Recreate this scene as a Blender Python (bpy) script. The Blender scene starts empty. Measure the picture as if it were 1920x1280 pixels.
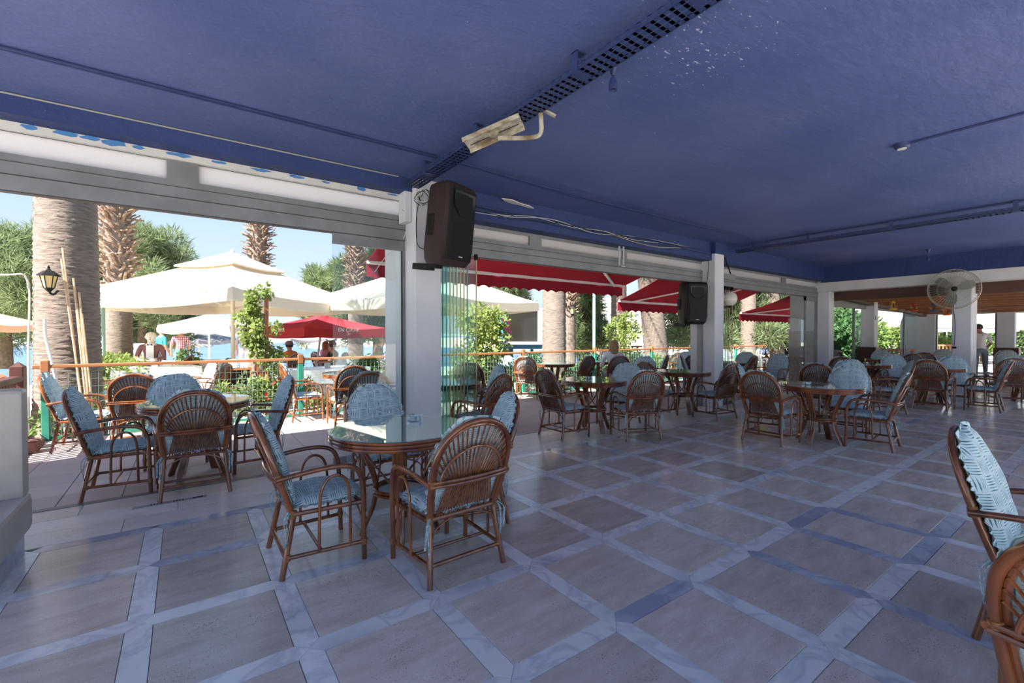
import bpy, math, random
import numpy as np
from mathutils import Vector, Matrix

S = bpy.context.scene
COL = S.collection
R = math.radians
YAW, PITCH, EYE = 54.213, -0.851, 1.4

# ------------------------------------------------------------------ camera
cd = bpy.data.cameras.new('camera')
cd.sensor_width = 36.0
cd.sensor_fit = 'HORIZONTAL'
cd.lens = 853.0 / 1920.0 * 36.0
cd.clip_start, cd.clip_end = 0.05, 4000
cam = bpy.data.objects.new('camera', cd)
COL.objects.link(cam)
cam.location = (0, 0, EYE)
cam.rotation_euler = (R(90 + PITCH), 0, R(YAW - 90))
S.camera = cam

# ------------------------------------------------------------------ sky, sun, exposure
S.view_settings.view_transform = 'Standard'
S.view_settings.look = 'None'
S.view_settings.gamma = 1.0
S.view_settings.use_curve_mapping = False
S.view_settings.exposure = 2.3
S.cycles.max_bounces = 14
S.cycles.diffuse_bounces = 8
S.cycles.transparent_max_bounces = 48

w = bpy.data.worlds.new('sky')
S.world = w
w.use_nodes = True
nt = w.node_tree
nt.nodes.clear()
tc = nt.nodes.new('ShaderNodeTexCoord')
sep = nt.nodes.new('ShaderNodeSeparateXYZ')
rmp = nt.nodes.new('ShaderNodeValToRGB')
bg = nt.nodes.new('ShaderNodeBackground')
ow = nt.nodes.new('ShaderNodeOutputWorld')
nt.links.new(tc.outputs['Generated'], sep.inputs[0])
nt.links.new(sep.outputs['Z'], rmp.inputs[0])
nt.links.new(rmp.outputs[0], bg.inputs[0])
nt.links.new(bg.outputs[0], ow.inputs[0])
rmp.color_ramp.elements[0].position = 0.0
rmp.color_ramp.elements[0].color = (0.19, 0.218, 0.25, 1)
rmp.color_ramp.elements[1].position = 1.0
rmp.color_ramp.elements[1].color = (0.075, 0.115, 0.205, 1)
e = rmp.color_ramp.elements.new(0.28)
e.color = (0.112, 0.160, 0.235, 1)
bg.inputs[1].default_value = 1.0

sl = bpy.data.lights.new('sun', 'SUN')
sl.energy = 4.6
sl.angle = R(0.55)
sl.color = (1.0, 0.95, 0.87)
sun = bpy.data.objects.new('sun', sl)
COL.objects.link(sun)
SUN_AZ, SUN_EL = 198.0, 45.0
sd = Vector((math.cos(R(SUN_AZ)) * math.cos(R(SUN_EL)), math.sin(R(SUN_AZ)) * math.cos(R(SUN_EL)), math.sin(R(SUN_EL))))
sun.rotation_euler = sd.to_track_quat('Z', 'Y').to_euler()
sun.location = sd * 60

# ------------------------------------------------------------------ mesh helpers
class MB:
    def __init__(s):
        s.v, s.f, s.uv, s.mi = [], [], None, []

    def add(s, vs, fs, m=0):
        o = len(s.v)
        s.v.extend([tuple(p) for p in vs])
        s.f.extend([tuple(i + o for i in f) for f in fs])
        s.mi.extend([m] * len(fs))
        return s

    def box(s, x0, x1, y0, y1, z0, z1, m=0):
        return s.add([(x0, y0, z0), (x1, y0, z0), (x1, y1, z0), (x0, y1, z0), (x0, y0, z1), (x1, y0, z1), (x1, y1, z1), (x0, y1, z1)],
                     [(3, 2, 1, 0), (4, 5, 6, 7), (0, 1, 5, 4), (1, 2, 6, 5), (2, 3, 7, 6), (3, 0, 4, 7)], m)

    def bbox(s, x0, x1, y0, y1, z0, z1, b=.01, m=0):
        """box with chamfered vertical edges and top rim"""
        def ring(i, z):
            return [(x0 + i + b, y0 + i, z), (x1 - i - b, y0 + i, z), (x1 - i, y0 + i + b, z), (x1 - i, y1 - i - b, z),
                    (x1 - i - b, y1 - i, z), (x0 + i + b, y1 - i, z), (x0 + i, y1 - i - b, z), (x0 + i, y0 + i + b, z)]
        vs = ring(b, z0) + ring(0, z0 + b) + ring(0, z1 - b) + ring(b, z1)
        fs = []
        for k in range(3):
            for i in range(8):
                j = (i + 1) % 8
                fs.append((k * 8 + i, k * 8 + j, k * 8 + 8 + j, k * 8 + 8 + i))
        fs.append(tuple(range(7, -1, -1)))
        fs.append(tuple(range(24, 32)))
        return s.add(vs, fs, m)

    def obox(s, c, ax, ay, az, hx, hy, hz, m=0):
        c, ax, ay, az = Vector(c), Vector(ax), Vector(ay), Vector(az)
        vs = []
        for z in (-hz, hz):
            for (x, y) in ((-hx, -hy), (hx, -hy), (hx, hy), (-hx, hy)):
                vs.append(c + ax * x + ay * y + az * z)
        return s.add(vs, [(3, 2, 1, 0), (4, 5, 6, 7), (0, 1, 5, 4), (1, 2, 6, 5), (2, 3, 7, 6), (3, 0, 4, 7)], m)

    def bar(s, a, b, w_, h_, m=0):
        """rectangular bar from a to b"""
        a, b = Vector(a), Vector(b)
        d = (b - a).normalized()
        up = Vector((0, 0, 1)) if abs(d.z) < .95 else Vector((0, 1, 0))
        sx = d.cross(up).normalized()
        sz = sx.cross(d).normalized()
        return s.obox((a + b) / 2, d, sx, sz, (b - a).length / 2, w_ / 2, h_ / 2, m)

    def tube(s, pts, r, n=8, sub=0, closed=False, m=0, caps=True):
        P = [Vector(p) for p in pts]
        if sub:
            P = spline(P, sub, closed)
        k = len(P)
        rr = r if isinstance(r, (list, tuple)) else None
        vs, fs = [], []
        nrm = None
        for i, p in enumerate(P):
            if closed:
                t = (P[(i + 1) % k] - P[i - 1])
            else:
                t = P[min(i + 1, k - 1)] - P[max(i - 1, 0)]
            t.normalize()
            if nrm is None:
                a = Vector((0, 0, 1)) if abs(t.z) < .9 else Vector((1, 0, 0))
                nrm = (a - t * a.dot(t)).normalized()
            else:
                nrm = (nrm - t * nrm.dot(t)).normalized()
            bn = t.cross(nrm)
            if rr:
                q = i / max(1, k - 1) * (len(rr) - 1)
                a0 = int(min(q, len(rr) - 2)) if len(rr) > 1 else 0
                ri = rr[a0] + (rr[min(a0 + 1, len(rr) - 1)] - rr[a0]) * (q - a0)
            else:
                ri = r
            for j in range(n):
                a = 2 * math.pi * j / n
                vs.append(p + nrm * (math.cos(a) * ri) + bn * (math.sin(a) * ri))
        for i in range(k if closed else k - 1):
            i2 = (i + 1) % k
            for j in range(n):
                j2 = (j + 1) % n
                fs.append((i * n + j, i * n + j2, i2 * n + j2, i2 * n + j))
        if caps and not closed:
            fs.append(tuple(range(n - 1, -1, -1)))
            fs.append(tuple((k - 1) * n + j for j in range(n)))
        return s.add(vs, fs, m)

    def lathe(s, prof, n=24, c=(0, 0, 0), m=0, M=None):
        vs, fs = [], []
        for (r, z) in prof:
            for j in range(n):
                a = 2 * math.pi * j / n
                v = Vector((r * math.cos(a), r * math.sin(a), z))
                if M:
                    v = M @ v
                vs.append(v + Vector(c))
        for i in range(len(prof) - 1):
            for j in range(n):
                j2 = (j + 1) % n
                fs.append((i * n + j, i * n + j2, (i + 1) * n + j2, (i + 1) * n + j))
        if prof[0][0] > 1e-4:
            fs.append(tuple(range(n - 1, -1, -1)))
        if prof[-1][0] > 1e-4:
            fs.append(tuple((len(prof) - 1) * n + j for j in range(n)))
        return s.add(vs, fs, m)

    def prism(s, poly, z0, z1, m=0):
        n = len(poly)
        vs = [(x, y, z0) for x, y in poly] + [(x, y, z1) for x, y in poly]
        fs = [tuple(range(n - 1, -1, -1)), tuple(range(n, 2 * n))]
        fs += [(i, (i + 1) % n, n + (i + 1) % n, n + i) for i in range(n)]
        return s.add(vs, fs, m)

    def mesh(s, name, mats, smooth=True):
        me = bpy.data.meshes.new(name)
        me.from_pydata(s.v, [], s.f)
        for q in (mats if isinstance(mats, (list, tuple)) else [mats]):
            me.materials.append(q)
        if any(s.mi):
            me.polygons.foreach_set('material_index', s.mi)
        if s.uv:
            l = me.uv_layers.new(name='UVMap')
            flat = []
            for f in s.f:
                for i in f:
                    flat.extend(s.uv[i])
            l.data.foreach_set('uv', flat)
        if smooth:
            me.polygons.foreach_set('use_smooth', [True] * len(me.polygons))
            try:
                me.set_sharp_from_angle(angle=R(40))
            except Exception:
                pass
        me.update()
        return me

    def build(s, name, mats, parent=None, smooth=True, kind=None):
        o = bpy.data.objects.new(name, s.mesh(name, mats, smooth))
        COL.objects.link(o)
        if parent:
            o.parent = parent
        if kind:
            o['kind'] = kind
        return o


def spline(P, sub, closed=False):
    out = []
    k = len(P)
    for i in range(k if closed else k - 1):
        p0 = P[(i - 1) % k] if closed else P[max(i - 1, 0)]
        p1, p2 = P[i], P[(i + 1) % k]
        p3 = P[(i + 2) % k] if closed else P[min(i + 2, k - 1)]
        for q in range(sub):
            t = q / sub
            out.append(.5 * ((2 * p1) + (p2 - p0) * t + (2 * p0 - 5 * p1 + 4 * p2 - p3) * t * t + (3 * p1 - p0 - 3 * p2 + p3) * t ** 3))
    if not closed:
        out.append(P[-1])
    return out


def tag(o, label=None, cat=None, group=None, kind=None):
    if label: o['label'] = label
    if cat: o['category'] = cat
    if group: o['group'] = group
    if kind: o['kind'] = kind
    return o


def empty(name, loc=(0, 0, 0), rz=0, label=None, cat=None, group=None, kind=None):
    o = bpy.data.objects.new(name, None)
    o.empty_display_size = .1
    COL.objects.link(o)
    o.location = loc
    o.rotation_euler = (0, 0, rz)
    return tag(o, label, cat, group, kind)


def inst(name, me, parent=None, loc=(0, 0, 0), rot=(0, 0, 0), scale=None, kind=None):
    o = bpy.data.objects.new(name, me)
    COL.objects.link(o)
    o.location = loc
    o.rotation_euler = rot
    if scale: o.scale = scale
    if parent: o.parent = parent
    if kind: o['kind'] = kind
    return o


CY, SY = math.cos(R(YAW)), math.sin(R(YAW))
def at(px, d):
    """ground position (x, y) at bearing of photograph column px and depth d"""
    r = (px - 960) / 853.0
    return d * (CY + SY * r), d * (SY - CY * r)


def bear(px):
    x, y = at(px, 1)
    return math.atan2(y, x)


# ------------------------------------------------------------------ materials
MATS = {}
def nodes(m):
    m.use_nodes = True
    t = m.node_tree
    return t, t.nodes, t.links, t.nodes['Principled BSDF']


def mat(name, col, rough=.6, metal=0, noise=0, scale=8, col2=None, bump=0, bscale=None, spec=None, coat=0, coords='Object', rnd=0, stretch=None, detail=4):
    m = bpy.data.materials.new(name)
    t, N, L, p = nodes(m)
    p.inputs['Base Color'].default_value = (*col, 1)
    p.inputs['Roughness'].default_value = rough
    p.inputs['Metallic'].default_value = metal
    if spec is not None:
        p.inputs['Specular IOR Level'].default_value = spec
    if coat:
        p.inputs['Coat Weight'].default_value = coat
        p.inputs['Coat Roughness'].default_value = .12
    if col2 or noise or bump or rnd:
        tc_ = N.new('ShaderNodeTexCoord')
        src = tc_.outputs[coords]
        if rnd:
            oi = N.new('ShaderNodeObjectInfo')
            vm = N.new('ShaderNodeVectorMath'); vm.operation = 'MULTIPLY_ADD'
            cx = N.new('ShaderNodeCombineXYZ')
            for i in range(3): L.new(oi.outputs['Random'], cx.inputs[i])
            vm.inputs[1].default_value = (37, 53, 71)
            L.new(cx.outputs[0], vm.inputs[0]); L.new(src, vm.inputs[2])
            src = vm.outputs[0]
        if stretch:
            mp = N.new('ShaderNodeMapping'); mp.inputs['Scale'].default_value = stretch
            L.new(src, mp.inputs[0]); src = mp.outputs[0]
        nz = N.new('ShaderNodeTexNoise')
        nz.inputs['Scale'].default_value = scale
        nz.inputs['Detail'].default_value = detail
        L.new(src, nz.inputs['Vector'])
        if col2:
            rp = N.new('ShaderNodeValToRGB')
            rp.color_ramp.elements[0].color = (*col, 1)
            rp.color_ramp.elements[1].color = (*col2, 1)
            rp.color_ramp.elements[0].position = .38
            rp.color_ramp.elements[1].position = .66
            L.new(nz.outputs['Fac'], rp.inputs[0])
            out = rp.outputs[0]
            if rnd:
                hs = N.new('ShaderNodeHueSaturation')
                mr = N.new('ShaderNodeMapRange')
                mr.inputs['To Min'].default_value = 1 - rnd
                mr.inputs['To Max'].default_value = 1 + rnd
                L.new(oi.outputs['Random'], mr.inputs[0])
                L.new(mr.outputs[0], hs.inputs['Value'])
                L.new(out, hs.inputs['Color'])
                out = hs.outputs[0]
            L.new(out, p.inputs['Base Color'])
        if bump:
            n2 = nz
            if bscale:
                n2 = N.new('ShaderNodeTexNoise')
                n2.inputs['Scale'].default_value = bscale
                n2.inputs['Detail'].default_value = 5
                L.new(src, n2.inputs['Vector'])
            bp = N.new('ShaderNodeBump')
            bp.inputs['Strength'].default_value = bump
            bp.inputs['Distance'].default_value = .02
            L.new(n2.outputs['Fac'], bp.inputs['Height'])
            L.new(bp.outputs[0], p.inputs['Normal'])
    MATS[name] = m
    return m


def mnode(N, L, op, a, b=None, c=None):
    n = N.new('ShaderNodeMath'); n.operation = op
    for i, x in enumerate((a, b, c)):
        if x is None: continue
        if isinstance(x, (int, float)): n.inputs[i].default_value = x
        else: L.new(x, n.inputs[i])
    return n.outputs[0]


def glassy(name, tint, ior=1.5, refl=(1, 1, 1), base=.0):
    m = bpy.data.materials.new(name)
    m.use_nodes = True
    t = m.node_tree; N = t.nodes; L = t.links
    N.remove(N['Principled BSDF'])
    tr = N.new('ShaderNodeBsdfTransparent'); tr.inputs[0].default_value = (*tint, 1)
    gl = N.new('ShaderNodeBsdfGlossy'); gl.inputs['Roughness'].default_value = .01; gl.inputs[0].default_value = (*refl, 1)
    lw = N.new('ShaderNodeLayerWeight'); lw.inputs['Blend'].default_value = .5
    f0 = ((ior - 1) / (ior + 1)) ** 2
    pw = mnode(N, L, 'POWER', lw.outputs['Facing'], 5)
    fc = mnode(N, L, 'MULTIPLY_ADD', pw, 1 - f0, f0)
    mx = N.new('ShaderNodeMixShader')
    L.new(fc, mx.inputs[0]); L.new(tr.outputs[0], mx.inputs[1]); L.new(gl.outputs[0], mx.inputs[2])
    L.new(mx.outputs[0], N['Material Output'].inputs[0])
    return m


def cloth(name, col, trans=.35, col2=None, rough=.9, scale=3):
    m = mat(name, col, rough, col2=col2, scale=scale, spec=.1, bump=.1 if col2 else 0, bscale=60)
    t, N, L, p = m.node_tree, m.node_tree.nodes, m.node_tree.links, m.node_tree.nodes['Principled BSDF']
    tr = N.new('ShaderNodeBsdfTranslucent')
    tr.inputs[0].default_value = (*col, 1)
    mx = N.new('ShaderNodeMixShader'); mx.inputs[0].default_value = trans
    L.new(p.outputs[0], mx.inputs[1]); L.new(tr.outputs[0], mx.inputs[2])
    L.new(mx.outputs[0], N['Material Output'].inputs[0])
    return m


def fabric_mat():
    """pale blue cushion cotton printed with basket-weave blocks of teal brush dashes"""
    m = bpy.data.materials.new('cushion_fabric')
    t, N, L, p = nodes(m)
    uv = N.new('ShaderNodeUVMap')
    nz = N.new('ShaderNodeTexNoise'); nz.inputs['Scale'].default_value = 9
    L.new(uv.outputs[0], nz.inputs['Vector'])
    sp = N.new('ShaderNodeSeparateXYZ'); L.new(uv.outputs[0], sp.inputs[0])
    b = .074
    u = mnode(N, L, 'DIVIDE', sp.outputs[0], b); v = mnode(N, L, 'DIVIDE', sp.outputs[1], b)
    wob = mnode(N, L, 'MULTIPLY', mnode(N, L, 'SUBTRACT', nz.outputs['Fac'], .5), .16)
    u = mnode(N, L, 'ADD', u, wob); v = mnode(N, L, 'ADD', v, wob)
    par = mnode(N, L, 'ABSOLUTE', mnode(N, L, 'MODULO', mnode(N, L, 'ADD', mnode(N, L, 'FLOOR', u), mnode(N, L, 'FLOOR', v)), 2))
    fu = mnode(N, L, 'FRACT', u); fv = mnode(N, L, 'FRACT', v)
    ipar = mnode(N, L, 'SUBTRACT', 1, par)
    along = mnode(N, L, 'ADD', mnode(N, L, 'MULTIPLY', fu, par), mnode(N, L, 'MULTIPLY', fv, ipar))
    acr = mnode(N, L, 'ADD', mnode(N, L, 'MULTIPLY', fv, par), mnode(N, L, 'MULTIPLY', fu, ipar))
    st = mnode(N, L, 'FRACT', mnode(N, L, 'MULTIPLY', acr, 6))
    ds = mnode(N, L, 'ABSOLUTE', mnode(N, L, 'SUBTRACT', st, .5))
    tp = mnode(N, L, 'SUBTRACT', mnode(N, L, 'MULTIPLY', along, 2), 1)
    th = mnode(N, L, 'MULTIPLY', mnode(N, L, 'SUBTRACT', 1.02, mnode(N, L, 'MULTIPLY', tp, tp)), .20)
    msk = mnode(N, L, 'LESS_THAN', ds, th)
    n2 = N.new('ShaderNodeTexNoise'); n2.inputs['Scale'].default_value = 26; L.new(uv.outputs[0], n2.inputs['Vector'])
    dc = N.new('ShaderNodeValToRGB')
    dc.color_ramp.elements[0].color = (.04, .15, .18, 1); dc.color_ramp.elements[0].position = .4
    dc.color_ramp.elements[1].color = (.22, .43, .47, 1); dc.color_ramp.elements[1].position = .62
    L.new(n2.outputs['Fac'], dc.inputs[0])
    mx = N.new('ShaderNodeMix'); mx.data_type = 'RGBA'
    mx.inputs['A'].default_value = (.53, .65, .69, 1)
    L.new(msk, mx.inputs['Factor']); L.new(dc.outputs[0], mx.inputs['B'])
    L.new(mx.outputs['Result'], p.inputs['Base Color'])
    p.inputs['Roughness'].default_value = .85
    p.inputs['Specular IOR Level'].default_value = .2
    n3 = N.new('ShaderNodeTexNoise'); n3.inputs['Scale'].default_value = 12; n3.inputs['Detail'].default_value = 3
    L.new(uv.outputs[0], n3.inputs['Vector'])
    bp = N.new('ShaderNodeBump'); bp.inputs['Strength'].default_value = .3; bp.inputs['Distance'].default_value = .02
    L.new(n3.outputs['Fac'], bp.inputs['Height']); L.new(bp.outputs[0], p.inputs['Normal'])
    return m


def travertine(name, c1, c2, c3, rough=.25, rnd=.16, pits=1, stretch=(1, 3.2, 1)):
    """stone: cloudy streaks, fine pits, per-slab tone"""
    m = bpy.data.materials.new(name)
    t, N, L, p = nodes(m)
    tcn = N.new('ShaderNodeTexCoord'); oi = N.new('ShaderNodeObjectInfo')
    cx = N.new('ShaderNodeCombineXYZ')
    for i in range(3): L.new(oi.outputs['Random'], cx.inputs[i])
    vm = N.new('ShaderNodeVectorMath'); vm.operation = 'MULTIPLY_ADD'; vm.inputs[1].default_value = (31, 47, 59)
    L.new(cx.outputs[0], vm.inputs[0]); L.new(tcn.outputs['Object'], vm.inputs[2])
    mp = N.new('ShaderNodeMapping'); mp.inputs['Scale'].default_value = stretch
    L.new(vm.outputs[0], mp.inputs[0])
    n1 = N.new('ShaderNodeTexNoise'); n1.inputs['Scale'].default_value = 3.5; n1.inputs['Detail'].default_value = 8; n1.inputs['Roughness'].default_value = .65
    L.new(mp.outputs[0], n1.inputs['Vector'])
    rp = N.new('ShaderNodeValToRGB')
    rp.color_ramp.elements[0].color = (*c1, 1); rp.color_ramp.elements[0].position = .3
    rp.color_ramp.elements[1].color = (*c3, 1); rp.color_ramp.elements[1].position = .72
    q = rp.color_ramp.elements.new(.5); q.color = (*c2, 1)
    L.new(n1.outputs['Fac'], rp.inputs[0])
    hs = N.new('ShaderNodeHueSaturation'); mr = N.new('ShaderNodeMapRange')
    mr.inputs['To Min'].default_value = 1 - rnd; mr.inputs['To Max'].default_value = 1 + rnd
    L.new(oi.outputs['Random'], mr.inputs[0]); L.new(mr.outputs[0], hs.inputs['Value']); L.new(rp.outputs[0], hs.inputs['Color'])
    out = hs.outputs[0]
    if pits:
        n2 = N.new('ShaderNodeTexNoise'); n2.inputs['Scale'].default_value = 150; n2.inputs['Detail'].default_value = 2
        L.new(vm.outputs[0], n2.inputs['Vector'])
        n4 = N.new('ShaderNodeTexNoise'); n4.inputs['Scale'].default_value = 5; L.new(vm.outputs[0], n4.inputs['Vector'])
        pk = mnode(N, L, 'GREATER_THAN', mnode(N, L, 'ADD', n2.outputs['Fac'], mnode(N, L, 'MULTIPLY', n4.outputs['Fac'], .30)), .83)
        mx = N.new('ShaderNodeMix'); mx.data_type = 'RGBA'; mx.inputs['B'].default_value = (c1[0] * .32, c1[1] * .3, c1[2] * .3, 1)
        L.new(mnode(N, L, 'MULTIPLY', pk, .75), mx.inputs['Factor']); L.new(out, mx.inputs['A'])
        out = mx.outputs['Result']
    L.new(out, p.inputs['Base Color'])
    rr = N.new('ShaderNodeMapRange'); rr.inputs['To Min'].default_value = rough * .75; rr.inputs['To Max'].default_value = rough * 1.5
    L.new(n1.outputs['Fac'], rr.inputs[0]); L.new(rr.outputs[0], p.inputs['Roughness'])
    bp = N.new('ShaderNodeBump'); bp.inputs['Strength'].default_value = .05; bp.inputs['Distance'].default_value = .01
    L.new(n1.outputs['Fac'], bp.inputs['Height']); L.new(bp.outputs[0], p.inputs['Normal'])
    return m


def marble(name, base, vein, amount=.62):
    m = bpy.data.materials.new(name)
    t, N, L, p = nodes(m)
    tcn = N.new('ShaderNodeTexCoord'); oi = N.new('ShaderNodeObjectInfo')
    cx = N.new('ShaderNodeCombineXYZ')
    for i in range(3): L.new(oi.outputs['Random'], cx.inputs[i])
    vm = N.new('ShaderNodeVectorMath'); vm.operation = 'MULTIPLY_ADD'; vm.inputs[1].default_value = (31, 47, 59)
    L.new(cx.outputs[0], vm.inputs[0]); L.new(tcn.outputs['Object'], vm.inputs[2])
    n1 = N.new('ShaderNodeTexNoise'); n1.inputs['Scale'].default_value = 3.2; n1.inputs['Detail'].default_value = 6; n1.inputs['Distortion'].default_value = 1.3
    L.new(vm.outputs[0], n1.inputs['Vector'])
    vn = mnode(N, L, 'SUBTRACT', 1, mnode(N, L, 'MULTIPLY', mnode(N, L, 'ABSOLUTE', mnode(N, L, 'SUBTRACT', n1.outputs['Fac'], .5)), 14))
    vn = mnode(N, L, 'MAXIMUM', vn, 0)
    n2 = N.new('ShaderNodeTexNoise'); n2.inputs['Scale'].default_value = 2.0; n2.inputs['Detail'].default_value = 5
    L.new(vm.outputs[0], n2.inputs['Vector'])
    cl = N.new('ShaderNodeMapRange'); cl.inputs['From Min'].default_value = amount - .12; cl.inputs['From Max'].default_value = amount + .12
    L.new(n2.outputs['Fac'], cl.inputs[0])
    fac = mnode(N, L, 'MINIMUM', mnode(N, L, 'ADD', mnode(N, L, 'MULTIPLY', vn, .5), cl.outputs[0]), 1)
    mx = N.new('ShaderNodeMix'); mx.data_type = 'RGBA'
    mx.inputs['A'].default_value = (*base, 1); mx.inputs['B'].default_value = (*vein, 1)
    L.new(fac, mx.inputs['Factor'])
    L.new(mx.outputs['Result'], p.inputs['Base Color'])
    p.inputs['Roughness'].default_value = .2
    return m


RATTAN = mat('rattan_lacquer', (.225, .070, .018), .22, col2=(.085, .023, .007), scale=11, stretch=(1, 1, .35), coat=.8, rnd=.15)
RIB = mat('rattan_rib', (.21, .066, .018), .26, col2=(.08, .022, .007), scale=30, coat=.6, rnd=.15)
BIND = mat('rattan_binding', (.26, .12, .045), .5, col2=(.15, .06, .02), scale=60)
FABRIC = fabric_mat()
TAPE = mat('cushion_tape', (.42, .55, .60), .9, col2=(.10, .25, .30), scale=60)
TABLEGLASS = glassy('table_glass', (.86, .95, .94), 1.75)
TABLETOP = mat('tabletop_panel', (.42, .55, .58), .45, col2=(.36, .48, .52), scale=5)  # pale teal puts the mirrored sky and ceiling into the panel's colour
CLEARGLASS = glassy('clear_glass', (.93, .97, .96), 1.45)
GREENGLASS = glassy('green_glass', (.935, .982, .974), 1.45)
ASHGLASS = glassy('cut_glass', (.74, .80, .82), 2.6)
FROST = cloth('frosted_panel', (.92, .93, .95), .85, rough=.4)
ALU = mat('grey_aluminium', (.22, .235, .24), .42, metal=.25, col2=(.18, .19, .195), scale=4)
ALUDARK = mat('dark_groove', (.03, .03, .032), .6)
BRASS = mat('brass_edge', (.45, .36, .17), .4, metal=.4)
BLACK = mat('black_plastic', (.006, .006, .0065), .55, col2=(.007, .007, .008), scale=40, spec=.2)
BLACKGRILL = mat('speaker_grille', (.004, .004, .0045), .4, bump=.3, bscale=220, col2=(.006, .006, .007), scale=200, spec=.2)
CABLE_BLACK = mat('black_cable', (.012, .012, .015), .5)
CABLE_WHITE = mat('white_cable', (.62, .62, .58), .5)
STEEL = mat('galvanised_steel', (.45, .46, .46), .45, metal=.6)
WALL = mat('white_paint', (.60, .62, .65), .7, col2=(.55, .57, .60), scale=2.5, bump=.08, bscale=30)
FASCIA = mat('cream_paint', (.60, .59, .56), .75, col2=(.54, .53, .50), scale=3)
PEBBLE = mat('pebbledash', (.50, .45, .41), .9, col2=(.30, .26, .24), scale=55, bump=.8, bscale=60)
BLUEPIPE = mat('blue_painted_metal', (.024, .040, .125), .5, col2=(.018, .032, .105), scale=10)
CREAMMETAL = mat('stained_cream_metal', (.46, .43, .35), .5, col2=(.17, .13, .065), scale=11)
TRAV = travertine('travertine_tile', (.50, .425, .375), (.60, .525, .475), (.70, .625, .575), .2)
SLAB = travertine('threshold_travertine', (.66, .59, .53), (.75, .70, .65), (.82, .78, .74), .3, rnd=.08, stretch=(1, 2.5, 1))
MARBLE = marble('white_marble', (.80, .80, .81), (.44, .46, .53), .66)
BLUEMARBLE = marble('blue_marble', (.58, .61, .68), (.36, .38, .48), .5)
GROUT = mat('grout', (.16, .145, .13), .9, col2=(.2, .18, .165), scale=20)
TERRA = mat('pink_terrace_tile', (.66, .52, .48), .6, col2=(.60, .465, .43), scale=3, rnd=.07, coords='Object')
SOFA = mat('grey_leather', (.52, .50, .45), .38, col2=(.47, .45, .40), scale=6, bump=.15, bscale=160)
DARKWOOD = mat('dark_red_wood', (.085, .026, .018), .5, col2=(.05, .016, .012), scale=8, stretch=(1, 1, .2))
ORANGEWOOD = mat('orange_rail_wood', (.36, .145, .055), .5, col2=(.27, .10, .04), scale=8, stretch=(.2, 1, 1))
BEAMWOOD = mat('dark_beam_wood', (.085, .032, .022), .65, col2=(.05, .02, .014), scale=5, stretch=(1, .2, 1))
CEILWOOD = mat('orange_ceiling_wood', (.30, .11, .035), .5, col2=(.18, .062, .02), scale=4, stretch=(1, .15, 1), rnd=.12)
GREENMETAL = mat('green_painted_metal', (.025, .22, .15), .5, col2=(.02, .18, .13), scale=12)
GREYGREEN = mat('grey_green_metal', (.20, .33, .28), .5)
CREAM = cloth('cream_canvas', (.80, .74, .62), .28, col2=(.77, .71, .59))
WHITECLOTH = cloth('white_canvas', (.82, .80, .77), .25, col2=(.79, .77, .74))
GREYCLOTH = cloth('grey_canvas', (.36, .36, .40), .2)
BEIGECLOTH = cloth('beige_canvas', (.72, .50, .34), .35)
REDCLOTH = cloth('red_awning_canvas', (.36, .028, .05), .25, col2=(.32, .025, .044))
REDUMB = cloth('red_canvas', (.50, .05, .065), .3)
WHITEPRINT = mat('white_print', (.85, .84, .82), .8)
GREYPRINT = mat('grey_print', (.30, .29, .30), .8)
WHITEMETAL = mat('white_metal', (.78, .77, .75), .45)
TRUNK = mat('palm_bark', (.235, .19, .16), .95, col2=(.13, .105, .09), scale=7, stretch=(1, 1, 7), bump=.8, bscale=16)
BOOT = mat('palm_leaf_base', (.32, .225, .16), .9, col2=(.16, .105, .075), scale=10)
BARK = mat('tree_bark', (.17, .125, .09), .95, col2=(.09, .07, .05), scale=8, bump=.6)
def leafmat(name, c1, c2, tr=.35):
    m = cloth(name, c1, tr, col2=c2, rough=.7, scale=.8)
    return m
TAMARISK = leafmat('tamarisk_leaf', (.22, .275, .14), (.13, .18, .085), .45)
VINE = leafmat('vine_leaf', (.24, .31, .09), (.13, .20, .06), .4)
SHRUB = leafmat('shrub_leaf', (.16, .25, .07), (.08, .14, .045), .35)
DARKLEAF = leafmat('dark_leaf', (.07, .15, .06), (.04, .09, .035), .3)
FROND = leafmat('palm_frond', (.14, .20, .07), (.09, .13, .05), .3)
PINKFLOWER = cloth('pink_flower', (.75, .12, .38), .4)
REDFLOWER = cloth('red_flower', (.75, .06, .05), .4)
BAMBOO = mat('bamboo', (.62, .45, .27), .6, col2=(.50, .34, .19), scale=10)
SAND = mat('sand', (.62, .54, .44), .95, col2=(.55, .47, .38), scale=2)
SOIL = mat('garden_soil', (.30, .27, .17), .95, col2=(.17, .20, .08), scale=3)
PAVE = mat('garden_paving', (.64, .59, .53), .9, col2=(.56, .51, .46), scale=2)

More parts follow.
